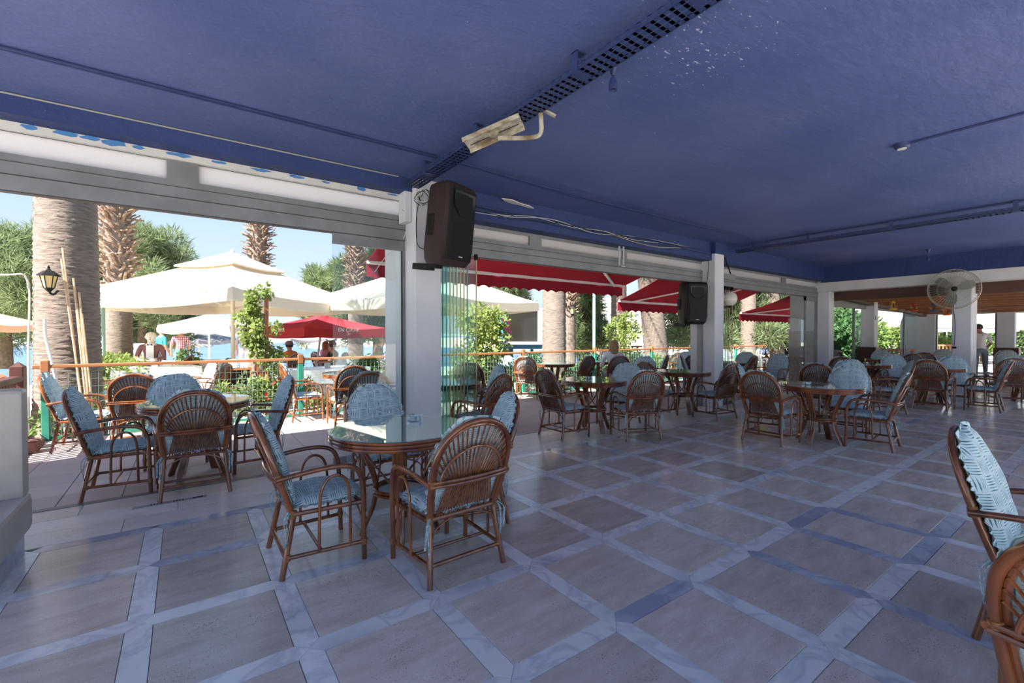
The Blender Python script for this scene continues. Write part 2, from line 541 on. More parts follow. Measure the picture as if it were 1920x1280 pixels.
# ------------------------------------------------------------------ setting: ground, sea, far shore
H0 = 3.17            # ceiling height
YG = 5.10            # line of the folding glass wall
g = MB(); g.box(-60, 90, -60, 19.5, -1.0, -.10); tag(g.build('ground', PAVE, smooth=False), 'pale garden paving beyond the terrace', kind='structure')  # pale tone and reach behind the hall bounce sun indoors
g = MB(); g.box(-60, 90, 19.5, 33, -3, -1.45); tag(g.build('beach', SAND, smooth=False), kind='structure')
g = MB(); g.box(90, 400, -60, 400, -3, -1.4); g.box(52, 90, 33, 400, -3, -1.5); tag(g.build('shore', SAND, smooth=False), kind='structure')
def sea_mat():
    m = bpy.data.materials.new('sea_water')
    t, N, L, p = nodes(m)
    p.inputs['Roughness'].default_value = .35
    p.inputs['Specular IOR Level'].default_value = .25
    tcn = N.new('ShaderNodeTexCoord')
    mp = N.new('ShaderNodeMapping'); mp.inputs['Scale'].default_value = (.25, .7, 1); mp.inputs['Rotation'].default_value = (0, 0, .5)
    L.new(tcn.outputs['Object'], mp.inputs[0])
    nz = N.new('ShaderNodeTexNoise'); nz.inputs['Scale'].default_value = .9; nz.inputs['Detail'].default_value = 6
    L.new(mp.outputs[0], nz.inputs['Vector'])
    rp = N.new('ShaderNodeValToRGB')
    rp.color_ramp.elements[0].color = (.065, .125, .25, 1); rp.color_ramp.elements[0].position = .35
    rp.color_ramp.elements[1].color = (.12, .20, .34, 1); rp.color_ramp.elements[1].position = .68
    L.new(nz.outputs['Fac'], rp.inputs[0]); L.new(rp.outputs[0], p.inputs['Base Color'])
    bp = N.new('ShaderNodeBump'); bp.inputs['Strength'].default_value = .7; bp.inputs['Distance'].default_value = .4
    L.new(nz.outputs['Fac'], bp.inputs['Height']); L.new(bp.outputs[0], p.inputs['Normal'])
    return m
g = MB(); g.box(-1500, 1500, 28, 1900, -3.5, -1.7); tag(g.build('sea', sea_mat(), smooth=False), 'blue rippled sea beyond the garden', 'sea', kind='structure')
HILL = mat('far_hill', (.30, .31, .33), 1, col2=(.22, .25, .26), scale=.05)
def hill(name, pts, d, mt):
    """ridge running across the bearings pts=[(px, height)] at depth d"""
    m = MB()
    vs = []
    for (px, h) in pts:
        x, y = at(px, d); x2, y2 = at(px, d * 1.25)
        vs += [(x, y, -3), (x, y, -1.2), (x * 1.06, y * 1.06, h * .6), (x2, y2, h), (x2, y2, -3)]
    fs = []
    for i in range(len(pts) - 1):
        for k in range(4):
            fs.append((i * 5 + k, (i + 1) * 5 + k, (i + 1) * 5 + k + 1, i * 5 + k + 1))
    m.add(vs, fs)
    return m.build(name, mt)
rnd = random.Random(4)
tag(hill('far_hills', [(px, 7 + 5 * math.sin(px * .013) + rnd.random() * 3) for px in range(-500, 980, 40)], 900, HILL), kind='structure')
tag(hill('near_hillside', [(px, 8 + (px - 1040) * .035 + rnd.random() * 2) for px in range(1040, 2600, 40)], 150, mat('hazed_scrub', (.62, .60, .54), 1, col2=(.40, .42, .33), scale=.12)), kind='structure')  # scrub lightened so that distance haze sits in its colour

# ------------------------------------------------------------------ setting: hall floor
NX0, NY0, SU, SV, BW = -.186, 3.506, .6283, .6723, .105
floor = MB(); floor.box(-4.6, 24, -2.7, 5.09, -.09, -.006)
floor = tag(floor.build('floor', GROUT, smooth=False), 'travertine floor crossed by bands of white veined marble', kind='structure')
tw, th = SU - BW - .004, SV - BW - .004
tile_me = MB().bbox(-tw / 2, tw / 2, -th / 2, th / 2, -.03, 0, .0018).mesh('floor_tile', TRAV, False)
hb = BW / 2 - .001
def strip_poly(Ln):
    h = Ln / 2 - .0012
    return [(-h, 0), (-h + hb, -hb), (h - hb, -hb), (h, 0), (h - hb, hb), (-h + hb, hb)]
sx_me = [MB().prism(strip_poly(SU), -.03, 0).mesh('marble_strip', m_, False) for m_ in (MARBLE, BLUEMARBLE)]
sy_me = [MB().prism([(-y, x) for x, y in strip_poly(SV)], -.03, 0).mesh('marble_strip', m_, False) for m_ in (MARBLE, BLUEMARBLE)]
def seen(x, y):
    d = x * CY + y * SY
    r = x * SY - y * CY
    return d > 1.2 and abs(r) < d * 1.22 + .5 and x < 13.8
rest = {'t': [], 'm': []}
rnd = random.Random(11)
BLUE_X = {(0, 0), (1, -1), (0, -1), (-1, -1), (6, 3), (7, 4)}
BLUE_Y = {(5, 3), (6, 3), (7, 3), (5, 4)}
far_t, far_s = MB(), MB()
for i in range(-12, 39):
    for j in range(-1, 17):
        nx, ny = NX0 + i * SU, NY0 - j * SV
        if nx > 23 or ny < -2.2 or nx < -4.4:
            continue
        # tile between nodes (i,j) and (i+1,j+1)
        tx, ty = nx + SU / 2, ny - SV / 2
        if seen(tx, ty):
            inst('floor_tile', tile_me, floor, (tx, ty, rnd.uniform(-.0008, .0008)), (0, 0, rnd.choice((0, math.pi))))
        else:
            far_t.box(tx - tw / 2, tx + tw / 2, ty - th / 2, ty + th / 2, -.02, 0)
        if seen(tx, ny):
            inst('marble_strip', sx_me[1 if (i, j) in BLUE_X or rnd.random() < .06 else 0], floor, (tx, ny, 0))
        else:
            far_s.box(tx - SU / 2 + .05, tx + SU / 2 - .05, ny - hb, ny + hb, -.02, 0)
        if seen(nx, ty):
            inst('marble_strip', sy_me[1 if (i, j) in BLUE_Y or rnd.random() < .05 else 0], floor, (nx, ty, 0))
        else:
            far_s.box(nx - hb, nx + hb, ty - SV / 2 + .05, ty + SV / 2 - .05, -.02, 0)
far_t.build('outlying_tiles', SLAB, floor, False, 'stuff')  # made paler than the hall tiles to bounce sunlight indoors
far_s.build('outlying_marble_strips', MARBLE, floor, False, 'stuff')
# threshold slabs in three rows between the marble border and the terrace
y0 = NY0 + SV + hb + .003
rows = [y0, y0 + .285, y0 + .57, 5.10]
offs = [-.375, -.05, -.68]
for k in range(3):
    ya, yb = rows[k] + .0015, rows[k + 1] - .0015
    Ln = 1.02
    me = MB().bbox(0, Ln - .003, 0, yb - ya, -.03, 0, .002).mesh('threshold_slab', SLAB, False)
    x = offs[k] - 4 * Ln
    while x < 13.5:
        inst('threshold_slab', me, floor, (x, ya, 0))
        x += Ln
# floor drain let into the threshold
dr = empty('floor_drain', (-.10, 4.745, 0), 0, 'long slotted floor drain set in the pale threshold slabs', 'drain')
MB().box(-.25, .25, -.028, .028, -.012, .003).build('drain_frame', mat('drain_metal', (.40, .39, .37), .5), dr, False)
for k, x in enumerate([-.13, -.11, -.09, -.07, .02, .04, .06, .08, .16, .185, .21]):
    wd = .012 if k > 7 else .0045
    MB().box(x - wd, x + wd, -.019, .019, .002, .0042).build('slot', ALUDARK, dr, False)
# terrace of pink tiles
terr = MB(); terr.box(-9, 24, 5.10, 8.62, -.3, -.022)
terr = tag(terr.build('terrace_floor', GROUT, smooth=False), 'terrace of square pink tiles between the hall and the railing', kind='structure')
TS = .418
te_me = MB().bbox(-TS / 2 + .003, TS / 2 - .003, -TS / 2 + .003, TS / 2 - .003, -.03, 0, .002).mesh('terrace_tile', TERRA, False)
far_t = MB(); cnt = 0
for i in range(-16, 55):
    for j in range(8):
        x, y = -.87 + (i + .5) * TS, 5.105 + (j + .5) * TS + .02 * 0
        d = x * CY + y * SY; r = x * SY - y * CY
        if d > 0 and abs(r) < d * 1.15 and x < 13 and cnt < 300:
            inst('terrace_tile', te_me, terr, (x, y, -.008 + .0008 * ((i * 7 + j * 3) % 3))); cnt += 1
        else:
            far_t.box(x - TS / 2 + .003, x + TS / 2 - .003, y - TS / 2 + .003, y + TS / 2 - .003, -.03, -.008)
far_t.build('outlying_terrace_tiles', TERRA, terr, False, 'stuff')

# ------------------------------------------------------------------ setting: ceiling and beams
def ceiling_mat(name, c1, c2):
    m = bpy.data.materials.new(name)
    t, N, L, p = nodes(m)
    tcn = N.new('ShaderNodeTexCoord')
    n1 = N.new('ShaderNodeTexNoise'); n1.inputs['Scale'].default_value = .9; n1.inputs['Detail'].default_value = 6
    L.new(tcn.outputs['Object'], n1.inputs['Vector'])
    rp = N.new('ShaderNodeValToRGB')
    rp.color_ramp.elements[0].color = (*c1, 1); rp.color_ramp.elements[0].position = .35
    rp.color_ramp.elements[1].color = (*c2, 1); rp.color_ramp.elements[1].position = .7
    L.new(n1.outputs['Fac'], rp.inputs[0])
    # flaking specks of bare plaster
    mp = N.new('ShaderNodeMapping'); mp.inputs['Scale'].default_value = (1, 1.8, 1)
    L.new(tcn.outputs['Object'], mp.inputs[0])
    n2 = N.new('ShaderNodeTexNoise'); n2.inputs['Scale'].default_value = 26; n2.inputs['Detail'].default_value = 5
    L.new(mp.outputs[0], n2.inputs['Vector'])
    vl = N.new('ShaderNodeVectorMath'); vl.operation = 'DISTANCE'; vl.inputs[1].default_value = (2.62, 1.62, H0)
    L.new(tcn.outputs['Object'], vl.inputs[0])
    near = N.new('ShaderNodeMapRange'); near.inputs['From Min'].default_value = .12; near.inputs['From Max'].default_value = .75
    near.inputs['To Min'].default_value = .13; near.inputs['To Max'].default_value = 0
    L.new(vl.outputs['Value'], near.inputs[0])
    fl_ = mnode(N, L, 'GREATER_THAN', mnode(N, L, 'ADD', n2.outputs['Fac'], near.outputs[0]), .765)
    mx = N.new('ShaderNodeMix'); mx.data_type = 'RGBA'; mx.inputs['B'].default_value = (.42, .46, .58, 1)
    L.new(fl_, mx.inputs['Factor']); L.new(rp.outputs[0], mx.inputs['A'])
    L.new(mx.outputs['Result'], p.inputs['Base Color'])
    p.inputs['Roughness'].default_value = .6
    p.inputs['Specular IOR Level'].default_value = .35
    n3 = N.new('ShaderNodeTexNoise'); n3.inputs['Scale'].default_value = 7; n3.inputs['Detail'].default_value = 8; n3.inputs['Roughness'].default_value = .62
    L.new(mp.outputs[0], n3.inputs['Vector'])
    bp = N.new('ShaderNodeBump'); bp.inputs['Strength'].default_value = .45; bp.inputs['Distance'].default_value = .03
    L.new(n3.outputs['Fac'], bp.inputs['Height']); L.new(bp.outputs[0], p.inputs['Normal'])
    return m
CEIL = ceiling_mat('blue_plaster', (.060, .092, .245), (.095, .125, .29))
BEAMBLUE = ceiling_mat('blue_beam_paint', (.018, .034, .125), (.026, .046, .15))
c = MB(); c.box(-4.6, 13.68, -1.9, 6.05, H0, H0 + .24)  # unseen back edge and eave placed to steer the sunlight
ceil = tag(c.build('ceiling', CEIL, smooth=False), 'blue painted plaster ceiling with flaking patches', kind='structure')
c = MB(); c.box(-4.6, 13.7, 5.85, 6.05, H0 + .24, 3.46); tag(c.build('roof_parapet', WALL, smooth=False), kind='structure')  # unseen eave edge, set to throw shade on the terrace
BAYS = [(-3.98, 2.13, 3.02, 2.955, 2.78, 2.50), (2.45, 8.25, 2.83, 2.79, 2.655, 2.41), (8.57, 13.67, 2.81, 2.77, 2.64, 2.39)]
for k, (xa, xb, zb, *_) in enumerate(BAYS):
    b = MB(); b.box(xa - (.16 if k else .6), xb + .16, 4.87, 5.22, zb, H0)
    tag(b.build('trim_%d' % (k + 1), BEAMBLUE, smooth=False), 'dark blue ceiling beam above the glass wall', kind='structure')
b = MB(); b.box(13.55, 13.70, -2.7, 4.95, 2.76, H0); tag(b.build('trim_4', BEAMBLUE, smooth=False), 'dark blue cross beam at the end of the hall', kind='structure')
b = MB(); b.box(13.60, 14.0, -2.7, 5.1, 2.53, 2.76); tag(b.build('trim_5', FASCIA, smooth=False), 'cream fascia below the cross beam', kind='structure')
# bare concrete lip with torn blue paint above the first glass wall
lip = MB(); lip.box(-3.98, 2.10, 5.04, 5.16, 2.955, 3.018); lip = lip.build('trim_6', FASCIA, smooth=False); tag(lip, 'bare lip of cement below the beam, with torn blue paint', kind='structure')
rnd = random.Random(3)
TORN = mat('torn_blue_paint', (.05, .19, .44), .6)
for x in (-.95, -.75, -.6, -.45, -.3, -.02, .28, .62, .95, 1.22, 1.6, 1.95):
    p = []
    n = 10; L_ = rnd.uniform(.04, .12); h_ = rnd.uniform(.012, .035)
    for q in range(n):
        a = 2 * math.pi * q / n
        p.append((math.cos(a) * L_ * rnd.uniform(.5, 1), math.sin(a) * h_ * rnd.uniform(.5, 1)))
    m = MB(); m.add([(x + u, 5.038, 3.0 + v) for u, v in p] + [(x + u, 5.043, 3.0 + v) for u, v in p],
                    [tuple(range(n)), tuple(range(2 * n - 1, n - 1, -1))] + [(i, n + i, n + (i + 1) % n, (i + 1) % n) for i in range(n)])
    m.build('torn_paint', TORN, lip, False)

# ------------------------------------------------------------------ setting: pillars
def pillar(n, xa, xb, ya, yb, zt, label, pebble=False, zb=0):
    m = MB()
    m.bbox(xa, xb, ya, yb, zb, zt, .012)
    o = tag(m.build('wall_pillar_%d' % n, WALL, smooth=False), label, kind='structure')
    return o
pillar(1, 2.115, 2.445, 4.80, 5.75, H0, 'white pillar carrying the tilted loudspeaker')
p2 = pillar(2, 8.25, 8.57, 4.80, 5.32, 2.96, 'white pillar with globe lamp and loudspeaker')
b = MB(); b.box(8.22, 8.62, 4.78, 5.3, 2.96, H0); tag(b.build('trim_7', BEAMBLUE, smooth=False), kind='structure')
p3 = pillar(3, 13.67, 13.99, 4.80, 5.75, H0, 'white corner pillar with pebbledash foot outside')
MB().box(13.655, 13.99, 5.16, 5.765, 0, 1.50).build('pebbledash_foot', PEBBLE, p3, False)
MB().box(13.63, 14.0, 5.14, 5.80, 1.50, 1.56).build('ledge', WALL, p3, False)
pillar(4, -4.30, -3.98, 4.80, 5.75, H0, 'white pillar at the far side of the sofa')
pillar(5, 13.67, 14.22, 2.15, 2.46, 2.54, 'free-standing white pillar carrying the wall fan')
for k, y in enumerate((-1.9,)):
    pillar(6 + k, 13.67, 14.2, y - .15, y + .15, 2.54, 'white pillar under the cross beam')
for k, x in enumerate((-4.3, 2.1, 8.3)):
    pillar(8 + k, x, x + .32, -2.65, -2.3, H0, 'white pillar on the far side of the hall')

# ------------------------------------------------------------------ setting: glass walls
def glass_bay(n, xa, xb, ztop, zp1, zp0, zf, mulls, header=None):
    root = MB()
    root.box(xa, xb, 5.06, 5.16, zf, zp0)                      # main rail box
    root.box(xa, xb, 5.085, 5.135, zp1, ztop)                  # upper rail
    for (a, b_) in mulls:
        root.box(a, b_, 5.065, 5.155, zp0, zp1)
    o = tag(root.build('window_%d' % n, ALU, smooth=False), 'grey aluminium head frame with frosted strip panes', kind='structure')
    xs = [xa] + [q for m_ in mulls for q in m_] + [xb]
    for k in range(0, len(xs), 2):
        if xs[k + 1] - xs[k] < .05: continue
        MB().box(xs[k], xs[k + 1], 5.10, 5.112, zp0, zp1).build('transom_pane', FROST, o, False)
    MB().box(xa, xb, 5.052, 5.06, zf + (zp0 - zf) * .42, zf + (zp0 - zf) * .42 + .006).build('groove', ALUDARK, o, False)
    MB().box(xa, xb, 5.05, 5.06, zf + (zp0 - zf) * .78, zf + (zp0 - zf) * .78 + .003).build('groove', ALUDARK, o, False)
    MB().box(xa, xb, 5.07, 5.15, zf - .006, zf).build('track_slot', ALUDARK, o, False)
    MB().box(xa, xb, 5.075, 5.145, -.004, .004).build('floor_track', ALU, o, False)
    return o
w1 = glass_bay(1, -3.98, 2.115, 3.02, 2.955, 2.78, 2.50, [(-.11, .12)])
w2 = glass_bay(2, 2.445, 8.25, 2.83, 2.79, 2.655, 2.41, [(3.96, 4.17), (5.93, 6.02)])
w3 = glass_bay(3, 8.57, 13.67, 2.81, 2.77, 2.64, 2.39, [(8.57, 8.95), (11.62, 11.82)])
# the one leaf of the first bay left standing beside the pillar
MB().box(1.30, 2.10, 5.095, 5.105, .05, 2.42).build('glass_leaf', CLEARGLASS, w1, False)
MB().box(1.30, 2.11, 5.08, 5.12, 2.38, 2.50).build('leaf_head_rail', ALU, w1, False)
MB().box(1.30, 2.11, 5.08, 5.12, .0, .07).build('leaf_foot_rail', ALU, w1, False)
MB().box(2.085, 2.113, 5.075, 5.125, 0, 2.50).build('jamb', ALU, w1, False)
MB().box(2.072, 2.085, 5.09, 5.11, 0, 2.44).build('seal', ALUDARK, w1, False)
# leaf at right of bay 3
MB().box(12.05, 13.6, 5.095, 5.105, .05, 2.30).build('glass_leaf', CLEARGLASS, w3, False)
MB().box(12.95, 13.0, 5.08, 5.12, .0, 2.38).build('leaf_stile', ALU, w3, False)
MB().box(12.95, 13.66, 5.08, 5.12, 2.28, 2.39).build('leaf_head_rail', ALU, w3, False)
MB().box(13.64, 13.67, 5.07, 5.13, 0, 2.39).build('jamb', ALU, w3, False)
MB().box(8.215, 8.25, 5.05, 5.15, 0, 2.41).build('jamb', ALU, w2, False)
# folded stacks of leaves: each leaf a thin pane with polished edge and pivot blocks
def stack(o, xs, ya, yb, zt, brass):
    for k, x in enumerate(xs):
        b = k in brass
        MB().box(x - .005, x + .005, ya, yb, .06, zt - .05).build('folded_glass_leaf', GREENGLASS, o, False)
        MB().box(x - .006, x + .006, ya - .012, ya, .06, zt - .05).build('leaf_edge', BRASS if b else EDGEGLASS, o, False)
        MB().box(x - .013, x + .013, ya - .02, ya + .03, zt - .07, zt).build('pivot', BLACK, o, False)
        MB().box(x - .01, x + .01, ya - .01, yb, 0, .06).build('leaf_shoe', ALU, o, False)
EDGEGLASS = mat('green_glass_edge', (.12, .30, .27), .25)
stack(w2, [2.50 + .048 * k for k in range(8)] + [2.965], 4.88, 5.56, 2.40, {2, 3, 4, 5, 6, 8})
stack(w3, [8.72, 8.80, 8.86, 8.98], 4.86, 5.52, 2.36, {0, 1, 2, 3})
# end pieces of rail over the stack beside pillar two
m = MB(); m.box(8.57, 9.0, 4.80, 4.90, 2.50, 2.60); m.box(8.57, 9.0, 4.82, 4.90, 2.36, 2.44); m.build('parking_rail', ALU, w3, False)

# ------------------------------------------------------------------ setting: wood-beamed room beyond
XE = 23.0
p = pillar(11, 17.1, 17.42, 4.80, 5.15, 2.6, 'white pillar with dark wood foot in the far room')
MB().box(17.05, 17.47, 4.75, 5.2, 0, 1.02).build('wood_foot', DARKWOOD, p, False)
pillar(12, XE - .1, XE + .2, 4.57, 5.6, 2.6, 'white end pier of the far room')
p = pillar(13, XE - .1, XE + .25, 2.55, 2.98, 2.6, 'white pillar on the end wall of the far room')
MB().box(XE - .14, XE + .3, 2.45, 3.05, 0, .95).build('wood_foot', DARKWOOD, p, False)
MB().box(XE - .1, XE + .25, -2.7, .9, 0, 2.7).build('wall_end', WALL, None, False)['kind'] = 'structure'
b = MB(); b.box(XE - .05, XE + .1, .9, 4.6, 2.14, 2.7); tag(b.build('trim_8', WALL, smooth=False), kind='structure')
b = MB(); b.box(13.99, XE, 5.02, 5.14, 2.19, 2.32); b.box(13.99, XE, 5.06, 5.1, 2.32, 2.75); tag(b.build('window_4', ALU, smooth=False), kind='structure')
w4 = bpy.data.objects['window_4']
for (xa, xb) in ((16.3, 17.05), (21.2, 22.9)):
    MB().box(xa, xb, 5.075, 5.085, 0, 2.3).build('glass_leaf', GREENGLASS, w4, False)
    MB().box(xa - .03, xa, 5.05, 5.11, 0, 2.3).build('leaf_stile', ALU, w4, False)
w5 = MB(); w5.box(XE - .04, XE + .04, 4.52, 4.58, 0, 2.14); w5.box(XE - .04, XE + .04, 2.97, 3.03, 0, 2.14); w5.box(XE - .03, XE + .03, 1.9, 1.95, 0, 2.14)
w5 = tag(w5.build('window_5', ALU, smooth=False), kind='structure')
MB().box(XE - .005, XE + .005, 1.0, 2.5, .05, 2.14).build('pane', GREENGLASS, w5, False)
def zc(x_): return 2.50 - .036 * (x_ - 14.2)      # under-side of the sloping timber roof
roof2 = MB()
roof2.add([(14.0, -2.7, zc(14) + .14), (XE + .4, -2.7, zc(XE + .4) + .14), (XE + .4, 5.3, zc(XE + .4) + .14), (14.0, 5.3, zc(14) + .14), (14.0, -2.7, 2.86), (XE + .4, -2.7, 2.86), (XE + .4, 5.3, 2.86), (14.0, 5.3, 2.86)],
          [(3, 2, 1, 0), (4, 5, 6, 7), (0, 1, 5, 4), (1, 2, 6, 5), (2, 3, 7, 6), (3, 0, 4, 7)])
roof2 = tag(roof2.build('ceiling_far_room', CEILWOOD, smooth=False), 'orange wooden ceiling carried on dark beams', kind='structure')
bm_ = MB().box(-.055, .055, -2.6, 5.0, 0, .2).mesh('ceiling_joist', CEILWOOD, False)
for x in np.arange(14.55, 22.9, .72):
    inst('ceiling_joist', bm_, roof2, (float(x), 0, zc(float(x)) - .04))
MB().box(14.02, 14.16, -2.7, 5.2, 2.30, 2.56).build('main_beam', BEAMWOOD, roof2, False)
for y in (4.9, 1.2):
    MB().bar((14.1, y, zc(14.1) - .02), (XE, y, zc(XE) - .02), .16, .16).build('cross_beam', BEAMWOOD, roof2, False)

# ------------------------------------------------------------------ rattan armchair prototype (local: x right, y forward, z up)
def hoop_pt(t, s=1.0, dz=0.0):
    """t -1..1 along the back hoop from left foot to right foot; s scales towards the centre"""
    a = abs(t)
    if a > .42:                                  # straight uprights
        q = (a - .42) / .58
        x = .250 - .038 * q * q
        z = .66 - .32 * q
    else:
        ph = a / .42 * math.pi / 2
        x = .250 * math.sin(ph) ** .92
        z = .66 + .262 * math.cos(ph) ** .92
    z = z + dz
    y = -.178 - (z - .34) * .325
    return Vector((math.copysign(x, t) * s, y, z))


def back_y(z):
    return -.178 - (z - .34) * .325


def chair_parts():
    P = []
    # double hoop of the back
    m = MB()
    ts = [-1 + 2 * k / 40 for k in range(41)]
    m.tube([hoop_pt(t) for t in ts], .0165, 10)
    m.tube([hoop_pt(t, .905, -.0) * 1 + Vector((0, .006, -.022 * (1 - min(1, abs(t) / .42)))) for t in ts[2:-2]], .0105, 8)
    P.append(('back_hoop', m.mesh('back_hoop', RATTAN), []))
    # inner arch
    m = MB()
    m.tube([(math.sin(a) * .205, back_y(.575 + .20 * math.cos(a)) - .018, .575 + .20 * math.cos(a)) for a in [(-1 + 2 * k / 18) * math.pi / 2 for k in range(19)]], .0085, 8)
    P.append(('back_arch', m.mesh('back_arch', RATTAN), []))
    # fan of ribs
    m = MB()
    n = 21
    for k in range(n):
        t = -1 + 2 * k / (n - 1)
        tp = hoop_pt(t * .40, .93)
        tp.z -= .012
        bx, wx = t * .185, t * .148
        pts = [(bx, back_y(.36) + .004, .352), (bx * .55 + wx * .45, back_y(.46) - .004, .46), (wx, back_y(.565) - .006, .565),
               ((wx + tp.x) / 2 * .98, back_y((.565 + tp.z) / 2), (.565 + tp.z) / 2), tuple(tp)]
        m.tube(pts, .0058, 6, sub=3, caps=False)
    P.append(('back_ribs', m.mesh('back_ribs', RIB), []))
    # waist band behind the ribs
    m = MB()
    for dz in (0, .021):
        m.tube([(x, back_y(.575) - .012 - .028 * (1 - (x / .262) ** 2), .567 + dz) for x in [-.262 + .524 * k / 12 for k in range(13)]], .0105, 8)
    P.append(('waist_band', m.mesh('waist_band', RATTAN), []))
    # arms, one each side, running down into the front legs
    for sx in (-1, 1):
        m = MB()
        m.tube([(sx * .262, back_y(.58) - .015, .578), (sx * .276, -.14, .600), (sx * .284, 0, .612), (sx * .284, .10, .606), (sx * .281, .165, .578),
                (sx * .277, .198, .515), (sx * .274, .210, .42), (sx * .268, .214, .22), (sx * .265, .220, 0)], .0155, 10, sub=4)
        m2 = MB()
        m2.tube([(sx * .272, -.048, .115), (sx * .272, -.046, .30), (sx * .275, -.038, .46), (sx * .277, -.005, .535), (sx * .278, .045, .558), (sx * .277, .095, .535),
                 (sx * .275, .125, .46), (sx * .271, .132, .30), (sx * .268, .134, .115)], .0095, 8, sub=3)
        P.append(('arm', m.mesh('arm', RATTAN), [('arm_arch', m2.mesh('arm_arch', RATTAN))]))
    for sx in (-1, 1):
        m = MB()
        m.tube([(sx * .218, -.172, .375), (sx * .225, -.195, .25), (sx * .25, -.245, 0)], .0165, 10, sub=3)
        P.append(('rear_leg', m.mesh('rear_leg', RATTAN), []))
    # seat frame
    m = MB()
    m.tube([(-.235, -.185, .357), (.235, -.185, .357)], .0145, 8)
    m.tube([(-.262, .195, .362), (.262, .195, .362)], .0145, 8)
    for sx in (-1, 1):
        m.tube([(sx * .232, -.18, .357), (sx * .265, .21, .362)], .0145, 8)
    for x in (-.12, 0, .12):
        m.tube([(x, -.185, .358), (x, .195, .362)], .008, 6)
    P.append(('seat_frame', m.mesh('seat_frame', RATTAN), []))
    # floor stretchers
    m = MB()
    m.tube([(-.24, -.222, .115), (.24, -.222, .115)], .0125, 8)
    m.tube([(-.255, -.03, .112), (.255, -.03, .112)], .0105, 8)
    for sx in (-1, 1):
        m.tube([(sx * .24, -.222, .115), (sx * .266, .216, .112)], .0125, 8)
    P.append(('stretcher', m.mesh('stretcher', RATTAN), []))
    # bent braces
    for sx in (-1, 1):
        for pts in ([(sx * .228, -.205, .20), (sx * .19, -.198, .30), (sx * .08, -.187, .345)], [(sx * .266, .21, .20), (sx * .21, .203, .30), (sx * .10, .197, .35)]):
            P.append(('brace', MB().tube(pts, .006, 6, sub=4).mesh('brace', RATTAN), []))
    # cane binding at the joints
    m = MB()
    for sx in (-1, 1):
        for a, b_, r in ((hoop_pt(sx * .52), hoop_pt(sx * .60), .0195), ((sx * .222, -.185, .335), (sx * .2205, -.181, .378), .0195), ((sx * .237, -.218, .098), (sx * .235, -.213, .132), .0195), ((sx * .2665, .217, .095), (sx * .2668, .216, .13), .019)):
            a, b_ = Vector(a), Vector(b_)
            m.tube([a.lerp(b_, q / 6) for q in range(7)], [r, r * 1.06, r * .98, r * 1.06, r * .98, r * 1.06, r], 10)
    P.append(('joint_binding', m.mesh('joint_binding', BIND), []))
    # back cushion: puffed pad with gathered frill
    m = MB(); m.uv = []
    nu, ns = 16, 18
    rnd = random.Random(5)
    def pad(u, s):
        z = .405 + s * .535
        w_ = .232 if s < .52 else .232 * max(0.02, 1 - ((s - .52) / .48) ** 2.3) ** .5
        w_ *= 1 - .05 * max(0, .2 - s) / .2
        return u * w_, z
    rows_ = {}
    for side in (0, 1):
        for i in range(ns + 1):
            s = i / ns
            for j in range(nu + 1):
                u = -1 + 2 * j / nu
                x, z = pad(u, s)
                ed = max(0, 1 - abs(u) ** 3.2) ** .5 * max(0, math.sin(math.pi * min(1, max(0, s * .94 + .03)))) ** .35
                lump = .006 * math.sin(u * 7 + s * 5) * math.sin(s * 9)
                t = (.022 + .058 * ed + lump * ed) if side == 0 else (.022 - .012 * ed)
                y = back_y(z) + t + .004
                m.v.append((x, y, z + .006 * (t if side == 0 else 0)))
                m.uv.append((x + .5, z + (.004 if side else 0)))
    W_ = nu + 1; off = (ns + 1) * W_
    for i in range(ns):
        for j in range(nu):
            a = i * W_ + j
            m.f.append((a, a + 1, a + W_ + 1, a + W_)); m.mi.append(0)
            m.f.append((off + a + W_, off + a + W_ + 1, off + a + 1, off + a)); m.mi.append(0)
    back = m
    fr = MB(); fr.uv = []
    def frill(path, wdt, closed):
        k = len(path); nseg = 110 if not closed else 130
        P_ = spline([Vector(q) for q in path], max(2, nseg // k), closed)
        K = len(P_)
        cen = sum(P_, Vector()) / K
        for i, q in enumerate(P_):
            d = (q - cen); d.normalize()
            nx = Vector((0, 1, .3)) if not closed else Vector((0, 0, 1))
            wav = .007 * math.sin(i * 1.9) + .004 * math.sin(i * .7)
            o_ = q + d * wdt * (1 + .22 * math.sin(i * 1.3)) + nx * wav
            fr.v += [tuple(q), tuple(o_), tuple(q + nx * .003), tuple(o_ + nx * .003)]
            fr.uv += [(i * .008, 0), (i * .008, wdt)] * 2
        rng = range(K if closed else K - 1)
        base = len(fr.v) - 4 * K
        for i in rng:
            a, b_ = base + 4 * i, base + 4 * ((i + 1) % K)
            fr.f += [(a, b_, b_ + 1, a + 1), (a + 2, a + 3, b_ + 3, b_ + 2)]
            fr.mi += [0, 0]
    outl = []
    for s in [q / 14 for q in range(15)]:
        x, z = pad(-1, s * .99); outl.append((x, back_y(z) + .028, z))
    for s in [q / 14 for q in range(14, -1, -1)][1:]:
        x, z = pad(1, s * .99); outl.append((x, back_y(z) + .028, z))
    frill(outl, .024, False)
    P.append(('back_cushion', back.mesh('back_cushion', FABRIC), [('frill', fr.mesh('frill', FABRIC))]))
    # seat cushion
    m = MB(); m.uv = []
